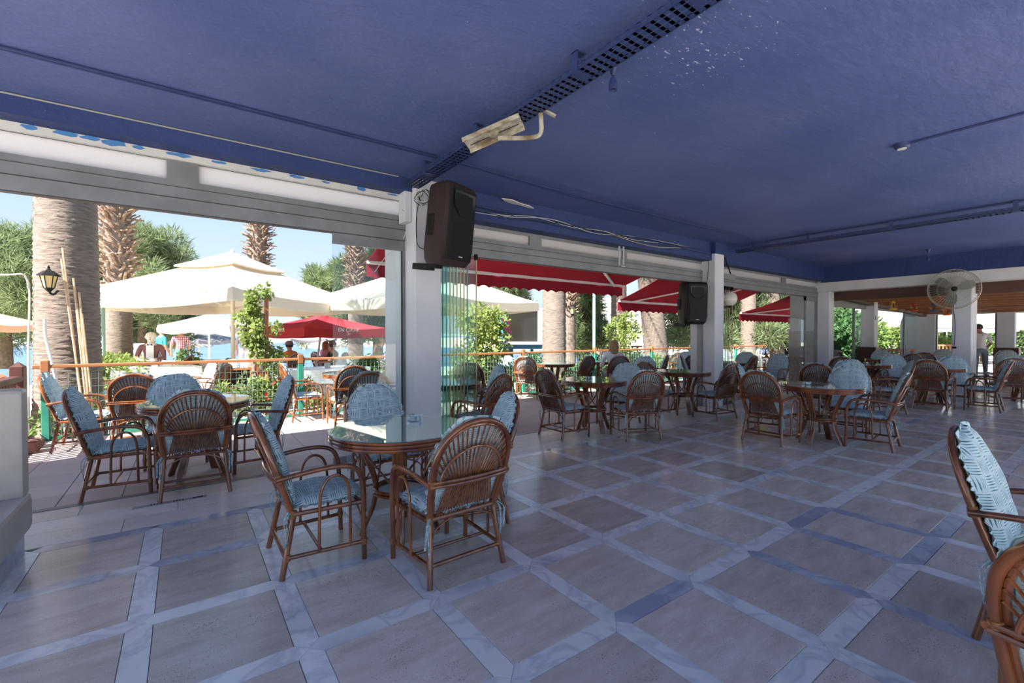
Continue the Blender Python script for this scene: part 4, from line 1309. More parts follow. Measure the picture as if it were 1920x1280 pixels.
for k in range(3):
    a = R(20 + 120 * k)
    m = MB()
    vs = []
    for r, w_, tw_ in ((.06, .04, .5), (.14, .085, .42), (.24, .10, .32), (.33, .075, .24), (.345, .03, .2)):
        for s_ in (-1, 1):
            t_ = s_ * w_
            yy = r * math.cos(a) - t_ * math.cos(tw_) * math.sin(a); zz = r * math.sin(a) + t_ * math.cos(tw_) * math.cos(a)
            vs.append((t_ * math.sin(tw_) * .6, yy, zz))
    n = len(vs); vs += [(x - .004, y, z) for x, y, z in vs]
    fs = []
    for i in range(4):
        fs += [(2 * i, 2 * i + 2, 2 * i + 3, 2 * i + 1), (n + 2 * i, n + 2 * i + 1, n + 2 * i + 3, n + 2 * i + 2), (2 * i, n + 2 * i, n + 2 * i + 2, 2 * i + 2), (2 * i + 1, 2 * i + 3, n + 2 * i + 3, n + 2 * i + 1)]
    m.add(vs, fs); m.build('blade', BLADE, fn)
m = MB(); m.tube([(-.17, 0, 0), (-.13, 0, 0), (-.03, 0, 0)], [.06, .09, .075], 20); m.build('motor', BLADE, fn)
m = MB(); m.tube([(.0, 0, 0), (.09, 0, 0), (.112, 0, 0)], [.05, .045, .03], 18); m.build('hub_cap', BLACK, fn)
m = MB(); m.tube([(-.12, 0, -.06), (-.16, 0, -.16), (-.34, .02, -.18)], .018, 8, sub=3); m.box(-.375, -.355, -.05, .07, -.30, -.08); m.build('wall_arm', FANM, fn)
cable([(13.6, 2.42, 2.2), (13.64, 2.43, 2.05), (13.655, 2.43, 1.95), (13.655, 2.40, 1.6), (13.655, 2.41, 1.16)], .006, CABLE_BLACK, 'fan_lead', 'black lead hanging from the cage fan')
o = empty('wall_socket', (13.665, 2.38, 1.12), 0, 'black plug in the socket below the cage fan', 'socket')
MB().bbox(-.012, .004, -.05, .05, -.035, .035, .004).build('plate', WALL, o, False); MB().bbox(-.06, -.012, -.005, .06, -.022, .022, .008).build('plug', BLACK, o, False)
MB().box(17.05, 17.1, 4.78, 4.80, 1.75, 1.88).build('sw', WALL, None, False).name = 'light_switch'
tag(bpy.data.objects['light_switch'], 'small white notice on the pillar of the far room', 'notice')
bpy.data.objects['light_switch'].location = (.1, -.005, .1)
bpy.data.objects['light_switch'].name = 'wall_notice'
# four little coloured hanging lanterns in the far room
for (x, y, z), colr, nm in (((16.45, 4.19, 2.24), (.85, .50, .03), 'yellow'), ((16.93, 3.84, 2.20), (.50, .06, .02), 'red'), ((17.38, 3.52, 2.18), (.05, .08, .22), 'dark blue'), ((17.69, 3.29, 2.08), (.85, .20, .02), 'orange')):
    o = empty('hanging_lantern', (x, y, z), 0, 'little %s hanging lantern under the wooden ceiling' % nm, 'lantern', 'little coloured lanterns')
    mt = mat('lantern_' + nm.replace(' ', '_'), colr, .35)
    m = MB(); m.lathe([(0, -.13), (.08, -.13), (.095, -.10), (.07, -.085), (.05, -.08)], 16); m.build('base', mt, o)
    m = MB(); m.lathe([(.04, -.08), (.075, -.03), (.07, .02), (.04, .06)], 16); m.build('shade', glassy('lantern_glass_' + nm.replace(' ', '_'), (.8, .75, .65)), o)
    m = MB(); m.lathe([(.045, .06), (.06, .07), (.03, .11), (0, .12)], 16); m.build('cap', mt, o)
    for q in (-1, 1):
        m = MB(); m.tube([(q * .07, 0, -.10), (q * .105, 0, 0), (q * .07, 0, .09), (q * .0, 0, .13)], .006, 6, sub=4); m.build('handle', mt, o)
    m = MB(); m.tube([(0, 0, .12), (0, 0, zc(x) + .15 - z)], .005, 6); m.build('cord', CABLE_BLACK, o)

# ------------------------------------------------------------------ terrace railing: posts, wooden rail, wire mesh
YR = 8.52
rl = empty('railing', (0, YR, 0), 0, 'green posts with orange wooden rail and wire mesh round the terrace', 'railing')
MB().bbox(-1.62, 18.2, -.03, .03, .955, 1.0, .008).build('top_rail', ORANGEWOOD, rl, False)
for x in (-1.50, 1.63, 4.05, 6.47, 8.85, 11.25, 13.6, 16.0):
    m = MB(); m.bbox(x - .04, x + .04, -.04, .04, -.1, .90, .006); p_ = m.build('post', GREENMETAL, rl, False)
    m = MB(); m.bbox(x - .042, x + .042, -.042, .042, .90, 1.06, .008); m.build('post_cap', ORANGEWOOD, p_, False)
m = MB()
for z in np.arange(.06, .93, .105):
    m.box(-1.5, 18, -.002, .002, float(z) - .0016, float(z) + .0016)
m.build('mesh_wires', GREYGREEN, rl, False, 'stuff')
m = MB()
for x in np.arange(-1.5, 18, .075):
    m.box(float(x) - .0013, float(x) + .0013, -.0045, -.001, .02, .93)
m.build('mesh_uprights', GREYGREEN, rl, False, 'stuff')
MB().box(-1.5, 18, -.015, .015, .0, .04).build('foot_rail', GREENMETAL, rl, False)
# dark red timber fence on the side of the terrace
fe = empty('timber_fence', (-1.72, 8.55, 0), 0, 'dark red timber fence with square post at the terrace corner', 'fence')
m = MB(); m.bbox(-.10, .03, -.09, .09, 0, .98, .01); m.add([(-.10, -.09, .98), (.03, -.09, .98), (.03, .09, .98), (-.10, .09, .98), (-.035, 0, 1.05)], [(0, 1, 4), (1, 2, 4), (2, 3, 4), (3, 0, 4)]); m.build('corner_post', DARKWOOD, fe, False)
MB().bbox(-.08, .03, -3.2, -.09, .80, .87, .01).build('hand_rail', DARKWOOD, fe, False)
MB().bbox(-.06, .0, -3.2, -.09, .20, .28, .008).build('lower_rail', DARKWOOD, fe, False)
pk = MB().box(-.045, -.015, -.03, .03, .22, .82).mesh('picket', DARKWOOD, False)
for k in range(27):
    inst('picket', pk, fe, (0, -.22 - k * .11, 0))
# sand-coloured planter with plants beyond the side fence
m = MB(); m.bbox(-3.6, -2.05, 8.9, 9.5, -.1, .86, .05); tag(m.build('planter', mat('terracotta_planter', (.60, .24, .13), .8, col2=(.5, .19, .1), scale=5), None), 'long terracotta planter behind the timber fence', 'planter')
for k, (x, y) in enumerate(((-1.52, 8.05), (-1.50, 7.75))):
    m = MB(); m.bbox(x - .07, x + .07, y - .12, y + .12, 0, .09 + .05 * k, .01)
    tag(m.build('loose_block', mat('old_brick_%d' % k, (.20, .10, .085), .9, col2=(.14, .07, .06), scale=12), None), 'loose old brick at the foot of the timber fence', 'brick', 'loose bricks by the timber fence')

# ------------------------------------------------------------------ foliage helpers
def leaves(name, blobs, n, L_, W_, mt, parent, seed, droop=.3, flat=0., kind='stuff', inner=.55):
    rs = np.random.RandomState(seed)
    B = np.array(blobs, float)
    vol = (B[:, 3] * B[:, 4] * B[:, 5]) ** .8
    idx = rs.choice(len(B), n, p=vol / vol.sum())
    d = rs.normal(size=(n, 3)); d /= np.linalg.norm(d, axis=1)[:, None]
    rad = inner + (1 - inner) * rs.rand(n) ** .6
    c = B[idx, :3] + d * B[idx, 3:6] * rad[:, None]
    ax = d + rs.normal(size=(n, 3)) * .8; ax[:, 2] -= droop
    ax /= np.linalg.norm(ax, axis=1)[:, None]
    sd_ = np.cross(ax, rs.normal(size=(n, 3)) + np.array([0, 0, flat])); sd_ /= np.linalg.norm(sd_, axis=1)[:, None] + 1e-9
    ln = L_ * (.6 + .8 * rs.rand(n)); wd = W_ * (.6 + .8 * rs.rand(n))
    a = c; b_ = c + ax * (ln * .45)[:, None] + sd_ * (wd * .5)[:, None]
    t_ = c + ax * ln[:, None]; e_ = c + ax * (ln * .45)[:, None] - sd_ * (wd * .5)[:, None]
    V = np.stack([a, b_, t_, e_], 1).reshape(-1, 3)
    me = bpy.data.meshes.new(name)
    me.vertices.add(4 * n); me.vertices.foreach_set('co', V.ravel())
    me.loops.add(4 * n); me.loops.foreach_set('vertex_index', np.arange(4 * n, dtype=np.int32))
    me.polygons.add(n); me.polygons.foreach_set('loop_start', np.arange(0, 4 * n, 4, dtype=np.int32)); me.polygons.foreach_set('loop_total', np.full(n, 4, np.int32))
    me.materials.append(mt); me.update(); me.validate()
    o = bpy.data.objects.new(name, me); COL.objects.link(o)
    if parent: o.parent = parent
    if kind: o['kind'] = kind
    return o


def tamarisk(px, d, zt, rad, label, seed, z0=-.1, low=.35, n=9000, lean=0, mt=None, leaf=(.42, .034)):
    x, y = at(px, d)
    o = empty('tamarisk_tree', (x, y, z0), 0, label, 'tree', 'feathery trees along the shore')
    rs = random.Random(seed)
    hgt = zt - z0
    m = MB()
    blobs = []
    m.tube([(0, 0, 0), (lean * .3, .05, hgt * .25), (lean * .7, 0, hgt * .5), (lean, .1, hgt * .75)], [.26, .2, .15, .07], 10, sub=3)
    for k in range(7):
        a = rs.uniform(0, 6.28); q = rs.uniform(.25, .6)
        b0 = Vector((lean * q, 0, hgt * q)); b1 = b0 + Vector((math.cos(a) * rad * .75, math.sin(a) * rad * .75, hgt * rs.uniform(.1, .3)))
        m.tube([b0, b0.lerp(b1, .5) + Vector((0, 0, .2)), b1], [.09, .06, .025], 7, sub=3)
    m.build('trunk', BARK, o)
    for k in range(60):
        a = rs.uniform(0, 6.28); rr = rad * rs.uniform(.1, 1.0) ** .7; zz = hgt * rs.uniform(low, .95)
        sc = 1 - .5 * max(0, zz / hgt - .62) / .38
        r_ = rad * rs.uniform(.16, .30)
        blobs.append((lean * zz / hgt + math.cos(a) * rr * sc, math.sin(a) * rr * sc, zz, r_, r_, r_ * .85))
    leaves('foliage', blobs, n, leaf[0], leaf[1], mt or TAMARISK, o, seed, droop=-.35, inner=.15)
    return o


def palm(px, d, r0, r1, label, seed, z0=-.1, top=8.5, boots=None, lean=(0, 0), ring=.05):
    x, y = at(px, d)
    o = empty('palm_tree', (x, y, z0), 0, label, 'palm', 'palm trees in the garden')
    rs = random.Random(seed)
    n = 26
    vs, fs = [], []
    zs = np.arange(0, top + .01, ring)
    for i, z in enumerate(zs):
        q = z / top
        r = r0 + (r1 - r0) * min(1, q * 2.2) ** .7 + (.10 * r0 * max(0, 1 - z / .5))
        r *= 1 + .009 * ((i % 2) * 2 - 1) + rs.uniform(-.006, .006)
        for j in range(n):
            a = 2 * math.pi * j / n
            rr = r * (1 + .018 * math.sin(a * 7 + i * 1.7) + rs.uniform(-.012, .012))
            vs.append((lean[0] * q + rr * math.cos(a), lean[1] * q + rr * math.sin(a), float(z)))
    for i in range(len(zs) - 1):
        for j in range(n):
            j2 = (j + 1) % n
            fs.append((i * n + j, i * n + j2, (i + 1) * n + j2, (i + 1) * n + j))
    MB().add(vs, fs).build('trunk', TRUNK, o)
    if boots:
        m = MB()
        za, zb = boots
        k = 0
        z = za
        while z < zb:
            a = k * 2.39996
            q = z / top; rt_ = r1 * 1.0
            cx_, cy_ = lean[0] * q, lean[1] * q
            er = Vector((math.cos(a), math.sin(a), 0)); et = Vector((-math.sin(a), math.cos(a), 0))
            ln = rs.uniform(.18, .46) * (r1 / .3); up_ = rs.uniform(-.05, .7); tw_ = rs.uniform(-1.1, 1.1)
            b0 = Vector((cx_, cy_, z)) + er * rt_ * .85
            dr_ = (er * (.75 - up_ * .3) + Vector((0, 0, up_)) + et * tw_ * .4).normalized()
            w0 = rs.uniform(.06, .10) * (r1 / .3); th_ = .022
            nn = dr_.cross(et).normalized()
            vs = []
            for f_, ww in ((0, w0), (.5, w0 * .7), (1, w0 * rs.uniform(.3, .6))):
                c_ = b0 + dr_ * ln * f_
                for su, sv in ((-1, -1), (1, -1), (1, 1), (-1, 1)):
                    vs.append(c_ + et * ww * su * .5 + nn * th_ * sv * (1 - .5 * f_))
            fs = [(0, 1, 2, 3)]
            for i in range(2):
                for q_ in range(4):
                    fs.append((i * 4 + q_, i * 4 + 4 + q_, i * 4 + 4 + (q_ + 1) % 4, i * 4 + (q_ + 1) % 4))
            fs.append((11, 10, 9, 8))
            m.add(vs, fs)
            k += 1; z += .0105 * (r1 / .3)
        m.build('leaf_bases', BOOT, o, False, 'stuff')
    # crown of fronds
    m = MB(); fr = MB()
    tc_ = Vector((lean[0], lean[1], top))
    for k in range(34):
        a = k * 2.39996; el = R(70 - 105 * (k / 34))
        ln = rs.uniform(2.2, 2.9)
        pts = []
        for i in range(8):
            q = i / 7
            hr = math.cos(el) * ln * q; vz = math.sin(el) * ln * q - 1.15 * q * q * ln * .45
            pts.append(tc_ + Vector((math.cos(a) * hr, math.sin(a) * hr, vz)))
        m.tube(pts, [.03, .006], 5)
        P_ = spline(pts, 4)
        for i in range(5, len(P_) - 1):
            t_ = (P_[i + 1] - P_[i]).normalized(); sdv = t_.cross(Vector((0, 0, 1))).normalized(); q = i / len(P_)
            for sg in (-1, 1):
                l_ = .48 * math.sin(math.pi * min(1, .15 + q * .85)) + .08
                e_ = P_[i] + sdv * sg * l_ * .8 + t_ * l_ * .55 + Vector((0, 0, -.12 * l_ * 2))
                fr.add([P_[i] - t_ * .016, P_[i] + t_ * .016, e_], [(0, 1, 2)])
    m.build('frond_stems', FROND, o, True, 'stuff')
    fr.build('fronds', FROND, o, False, 'stuff')
    return o
palm(128, 6.75, .395, .345, 'big smooth palm trunk behind the railing, bearing the wall lantern', 1, top=7.0, ring=.024)
palm(222, 11.6, .31, .27, 'palm beside the cream parasol with shaggy leaf stubs on its upper trunk', 2, top=8.0, boots=(2.35, 8.0))
palm(478, 16.2, .285, .265, 'palm carrying the chalk menu board, shaggy above the big cream parasol', 3, top=9.0, boots=(3.0, 9.0), lean=(.25, 0))
palm(667, 18.2, .30, .27, 'palm with pale shaggy trunk seen through the standing glass leaf', 4, top=9.0, boots=(2.6, 9.0))
palm(1039, 12.2, .33, .30, 'thick palm trunk behind the kiosk window, with a wall lantern', 5, top=8.0)
palm(1066, 15.5, .26, .22, 'slimmer palm with shaggy stubs beside the lantern palm', 6, top=8.0, boots=(2.2, 8))
palm(1160, 15.0, .27, .24, 'palm trunk wrapped in a climbing plant beyond the awning', 7, top=8.0)
palm(1236, 15.2, .42, .35, 'leaning palm trunk with lantern arm, beyond the second awning', 8, top=8.0, lean=(-.7, .5))
palm(1403, 18.6, .31, .28, 'pale palm trunk close to the stacked glass leaves of the third bay', 9, top=8.0)
palm(1452, 19.0, .45, .36, 'broad pale palm trunk seen through the third bay', 10, top=8.0, lean=(-.5, .35))
TAM = [(10, 20, 6.2, 3.1, 'feathery tree left of the big smooth palm', 21), (268, 22, 6.4, 2.6, 'feathery tree behind the shaggy palm and cream parasol', 22), (130, 24, 6.0, 2.9, 'feathery tree directly behind the big smooth palm', 20),
       (618, 27, 5.6, 1.7, 'small feathery tree above the far cream parasol', 23), (708, 21, 5.4, 1.9, 'leaning feathery tree behind the standing glass leaf', 24),
       (950, 24, 5.3, 2.2, 'bushy tree above the kiosk window', 25), (1095, 18, 4.6, 1.0, 'dark bushy tree beside the lantern palm under the awning', 26),
       (1345, 20, 5, 2.2, 'bushy tree behind the globe lamp pillar', 27), (1425, 26, 7.0, 2.4, 'tall bushy tree above the second awning', 28), (1490, 22, 5.0, 2.4, 'leafy tree behind the broad pale palm', 29)]
for px, d, zt, r_, lb, sdd in TAM:
    tamarisk(px, d, zt, r_, lb, sdd, n=34000, low=.2, lean=(.6 if px == 705 else 0))

def shrub(name, px, d, blobs, n, mt, label, seed, leaf=(.09, .06), z0=-.1, group=None, flowers=None, stem=None):
    x, y = at(px, d)
    o = empty(name, (x, y, z0), 0, label, 'plant', group)
    leaves('leaves', blobs, n, leaf[0], leaf[1], mt, o, seed, droop=0, inner=.35)
    m = MB()
    rs = random.Random(seed)
    for b in blobs[:6]:
        m.tube([(rs.uniform(-.05, .05), rs.uniform(-.05, .05), 0), (b[0] * .5, b[1] * .5, b[2] * .55), (b[0], b[1], b[2])], [.016, .006], 5, sub=2)
    m.build('stems', BARK, o, True, 'stuff')
    if flowers:
        fm, fb, fnn = flowers
        leaves('flowers', fb, fnn, .06, .06, fm, o, seed + 1, droop=0)
    return o
# vine climbing its own post by the railing
x, y = at(500, 7.95)
vn = empty('climbing_vine', (x, y, -.1), 0, 'light green vine climbing a post beside the railing', 'plant')
m = MB(); m.bbox(-.03, .03, -.03, .03, 0, 2.15, .005); m.build('stake', ORANGEWOOD, vn, False)
rs = random.Random(9)
bl = []
for k in range(40):
    z = rs.uniform(.1, 2.25); s_ = .10 + .09 * math.sin(z * 1.6) ** 2 + (.14 if 1.5 < z < 1.9 else 0)
    bl.append((rs.uniform(-1, 1) * s_ - (.12 if z > 1.4 else 0), rs.uniform(-1, 1) * s_ * .7, z, .10, .10, .12))
leaves('leaves', bl, 2600, .075, .055, VINE, vn, 40, droop=.3, inner=.2)
# plants in the bed behind the railing
HB = 'plants in the bed behind the railing'
rs = random.Random(12)
for k in range(30):
    X_ = -1.3 + k * .48 + rs.uniform(-.12, .12)
    h_ = rs.uniform(.35, .75); w_ = rs.uniform(.2, .34)
    o = empty('bedding_plant', (X_, 8.95 + rs.uniform(-.15, .25), -.1), 0, ('leafy green bedding plant behind the railing mesh', 'grey-green bedding plant behind the railing mesh', 'leafy bedding plant with red flowers behind the railing mesh')[k % 3], 'plant', HB)
    bl = [(rs.uniform(-w_, w_), rs.uniform(-.15, .15), h_ * rs.uniform(.3, .95), w_ * .55, .16, h_ * .25) for q in range(6)]
    leaves('leaves', bl, 420, .085, .04, (SHRUB, VINE, TAMARISK)[(k * 7) % 3], o, 60 + k, droop=0, inner=.2)
    m = MB()
    for b in bl: m.tube([(b[0] * .3, b[1] * .3, 0), (b[0], b[1], b[2])], .006, 5)
    m.build('stems', BARK, o, True, 'stuff')
    if k % 3 == 2:
        leaves('flowers', [(b[0], b[1] - .1, b[2] + .1, .1, .06, .06) for b in bl[:3]], 16, .05, .05, REDFLOWER, o, 90 + k)
shrub('bougainvillea', 905, 10.6, [(-.3, 0, .9, .5, .4, .5), (.2, 0, 1.3, .5, .4, .5), (-.1, 0, 1.75, .6, .4, .45), (.35, 0, 1.8, .35, .3, .35), (-.4, 0, .5, .4, .4, .4), (.1, 0, .4, .4, .4, .4)], 3600, VINE, 'tall light green bougainvillea bush beside the kiosk window', 70, (.10, .07), flowers=(PINKFLOWER, [(.55, -.1, 1.75, .14, .12, .14), (.62, -.1, 1.5, .08, .08, .14)], 70))
for k, (px, d, w_, lb) in enumerate(((960, 11.6, 1.2, 'dark hedge under the kiosk window'), (1108, 12.5, 1.0, 'low hedge behind the railing post under the awning'), (1185, 14.2, 1.1, 'low hedge behind the fair-haired person'), (340, 12.3, 1.1, 'variegated hedge in front of the man in plaid shirt'), (235, 11.2, .8, 'yellow-green shrub below the menu board'), (195, 9.6, .5, 'light shrub beside the bundle of canes'), (705, 11.5, .6, 'round bush seen through the standing glass leaf'), (1172, 13.6, .5, 'climbing plant at the foot of the wrapped palm'))):
    hh = 2.2 if k == 7 else (.95 if k not in (3, 4) else 1.0)
    bl = [(random.Random(k * 9 + q).uniform(-w_, w_), random.Random(k * 5 + q).uniform(-.25, .25), hh * random.Random(k * 3 + q).uniform(.35, .9), .3, .3, .22) for q in range(9)]
    shrub('hedge_shrub', px, d, bl, 1900, (DARKLEAF, DARKLEAF, SHRUB, VINE, VINE, VINE, SHRUB, VINE)[k], lb, 130 + k, (.09, .055), group='garden shrubs')
for k, (px, d, hh, w_, lb) in enumerate(((1592, 17, 2.6, 1.2, 'big dark leafy bush outside the wood-beamed room'), (1622, 19, 2.2, 1.0, 'lighter leafy bush next to the big dark bush'), (1690, 21, 2.4, 1.7, 'pale leafy bush behind the seated guests of the far room'), (1766, 26, 1.6, 1.2, 'bush beyond the end window of the far room'), (1490, 24, 2.0, .8, 'dark bush beside the broad pale palm'))):
    bl = [(random.Random(k * 19 + q).uniform(-w_, w_), random.Random(k * 15 + q).uniform(-.6, .6), hh * random.Random(k * 13 + q).uniform(.2, .85), .6, .6, .5) for q in range(11)]
    shrub('leafy_bush', px, d, bl, 3800, (DARKLEAF, SHRUB, VINE, SHRUB, DARKLEAF)[k], lb, 160 + k, (.15, .09), group='leafy bushes')

for k, px in enumerate((1745, 1772, 1800, 1835, 1862, 1895, 1930)):  # added bushes that darken the view through the end windows
    bl = [(random.Random(k * 29 + q).uniform(-1.4, 1.4), random.Random(k * 25 + q).uniform(-.6, .6), 3.0 * random.Random(k * 23 + q).uniform(.12, .9), .75, .7, .6) for q in range(12)]
    shrub('leafy_bush', px, 33, bl, 3000, (SHRUB, DARKLEAF, TAMARISK)[k % 3], ('bright', 'dark', 'grey-green')[k % 3] + ' bush in the row added to dim the end windows', 190 + k, (.22, .13), group='row of bushes added to dim the end windows')

# ------------------------------------------------------------------ lanterns, canes and pipe on the palms
def wall_lantern(loc, az, label):
    o = empty('wall_lantern', loc, R(az), label, 'lantern', 'wall lanterns on the palms')
    m = MB(); m.lathe([(.045, 0), (.05, .01), (.085, .16), (.085, .165), (.045, .165)], 6); m.build('glass', mat('amber_glass', (.72, .58, .25), .3), o, False)
    m = MB()
    for k in range(6):
        a = k * math.pi / 3
        m.tube([(.052 * math.cos(a), .052 * math.sin(a), 0), (.088 * math.cos(a), .088 * math.sin(a), .165)], .006, 5)
    m.lathe([(.125, .162), (.115, .18), (.05, .235), (.03, .24), (.012, .27), (.016, .28), (.004, .31)], 6); m.lathe([(.02, -.05), (.05, -.01), (.055, .0)], 6)
    m.build('frame', BLACK, o, False)
    m = MB(); m.tube([(0, 0, -.03), (.03, 0, -.075), (.10, 0, -.075), (.15, 0, -.03), (.17, 0, -.03)], .014, 8, sub=4); m.build('bracket', BLACK, o)
    return o
xp, yp = at(128, 6.75)
wall_lantern((xp - .10, yp - .56, 2.04), 68, 'black hexagonal wall lantern with amber glass on the big smooth palm')
x2, y2 = at(1039, 12.2); wall_lantern((x2 + .27, y2 - .42, 1.95), 125, 'small wall lantern on the palm behind the kiosk window')
x2, y2 = at(1236, 15.2); wall_lantern((x2 + .36, y2 - .48, 2.05), 130, 'small wall lantern on the leaning palm')
for k, (dx, zt) in enumerate(((.02, 2.62), (-.03, 2.46), (.055, 2.20), (.085, 2.0), (.0, 1.85), (.03, 1.7))):
    q_ = zt / 2.62
    tag(MB().tube([(xp + .26 + .022 * k, yp - .66 - .012 * (k % 2), -.08), (xp + .26 + .022 * k - (.26 - dx) * q_, yp - .66 + .22 * q_, zt)], .0125, 7).build('bamboo_cane', BAMBOO), ('tallest', 'second tallest', 'middling', 'shorter', 'short', 'shortest')[k] + ' bamboo cane of the bundle leaning on the big smooth palm', 'cane', 'bamboo canes leaning on the big palm')
tag(MB().tube([(xp + .05, yp - .52, -.05), (xp - .06, yp - .50, .8), (xp - .155, yp - .46, 1.35), (xp - .165, yp - .45, 1.62)], .018, 8, sub=5).build('white_pipe', WHITEMETAL), 'thin white pipe leaning on the big smooth palm', 'pipe')
tag(MB().tube([(xp - .39, yp - .16, 0), (xp - .385, yp - .16, 1.2), (xp - .38, yp - .15, 2.15), (xp - .6, yp - .2, 2.22), (xp - 1.4, yp, 2.18), (xp - 3, yp, 2.1)], .012, 6, sub=4).build('palm_lead', CABLE_WHITE), 'white cable climbing the big smooth palm and strung away', 'cable')
x2, y2 = at(193, 10.4); tag(MB().tube([(x2, y2, -.1), (x2, y2, 2.2)], .045, 10).build('green_pole', GREYGREEN), 'grey-green pole beside the shaggy palm', 'pole', 'grey-green poles')
x2, y2 = at(1114, 12.4); tag(MB().tube([(x2, y2, -.1), (x2, y2, 2.75)], .045, 10).build('green_pole', GREYGREEN), 'grey-green pole rising behind the railing under the awning', 'pole', 'grey-green poles')
x2, y2 = at(190, 10.35); cable([(x2, y2, 2.0), (x2 + .1, y2 + .5, 1.7), at(222, 11.25) + (1.6,)], .008, CABLE_WHITE, 'hung_wire', 'white wire looped from the grey-green pole to the shaggy palm')

# ------------------------------------------------------------------ red awnings
def awning(n, xa, xb, yf, zf, zb, label, val=.27):
    o = empty('awning', ((xa + xb) / 2, 5.75, zb), 0, label, 'awning', 'red folding-arm awnings')
    L_ = (xb - xa) / 2; dy = yf - 5.75; dz = zf - zb
    m = MB(); nx, ny = 20, 8
    vs, fs = [], []
    for lay in (0, 1):
        for i in range(nx + 1):
            for j in range(ny + 1):
                q = j / ny
                vs.append((-L_ + 2 * L_ * i / nx, dy * q, dz * q - .05 * math.sin(math.pi * q) - .006 * lay + .006 * math.sin(i * 2.1)))
    W_ = ny + 1; K = (nx + 1) * W_
    for i in range(nx):
        for j in range(ny):
            a = i * W_ + j
            fs += [(a, a + W_, a + W_ + 1, a + 1), (K + a, K + a + 1, K + a + W_ + 1, K + a + W_)]
    m.add(vs, fs); m.build('canvas', REDCLOTH, o)
    m = MB(); ns = int(2 * L_ / .02); vs, fs = [], []
    per = .24
    for i in range(ns + 1):
        x = -L_ + 2 * L_ * i / ns
        zz = dz - val + .045 * abs(math.sin(math.pi * x / per))
        yy = dy + .012 * math.sin(x * 9)
        vs += [(x, yy, dz + .01), (x, yy + .01, zz), (x, yy + .004, dz + .01), (x, yy + .014, zz)]
    for i in range(ns):
        a = 4 * i
        fs += [(a, a + 4, a + 5, a + 1), (a + 2, a + 3, a + 7, a + 6)]
    m.add(vs, fs); m.build('valance', REDCLOTH, o)
    MB().bbox(-L_, L_, dy - .07, dy - .01, dz - .035, dz + .025, .01).build('front_bar', WHITEMETAL, o, False)
    MB().bbox(-L_, L_, -.02, .1, -.06, .1, .01).build('cassette', WHITEMETAL, o, False)
    for sx in (-1, 1):
        m = MB(); m.bar((sx * (L_ - .5), .05, -.05), (sx * (L_ - 1.5), dy * .48, dz * .5 - .12), .05, .035); m.bar((sx * (L_ - 1.5), dy * .48, dz * .5 - .12), (sx * (L_ - .35), dy - .05, dz - .03), .05, .035); m.build('folding_arm', WHITEMETAL, o, False)
    return o
awning(1, 2.35, 8.42, 7.2, 2.55, 3.12, 'long red awning over the second bay with scalloped valance')
awning(2, 8.75, 13.5, 7.65, 2.24, 3.0, 'red awning over the third bay, let down lower')
awning(3, 14.1, 18.5, 7.4, 2.08, 2.6, 'red awning outside the wood-beamed room')

# ------------------------------------------------------------------ lettering helper
def lettering(txt, size, mt, name, parent, M, shear=0., extrude=.002):
    c_ = bpy.data.curves.new(name, 'FONT')
    c_.body = txt; c_.size = size; c_.align_x = 'CENTER'; c_.align_y = 'CENTER'; c_.shear = shear; c_.extrude = extrude; c_.resolution_u = 3
    t_ = bpy.data.objects.new(name, c_); COL.objects.link(t_)
    dg = bpy.context.evaluated_depsgraph_get()
    me = bpy.data.meshes.new_from_object(t_.evaluated_get(dg))
    bpy.data.objects.remove(t_); bpy.data.curves.remove(c_)
    me.materials.clear(); me.materials.append(mt)
    o = bpy.data.objects.new(name, me); COL.objects.link(o); o.parent = parent; o.matrix_local = M
    return o

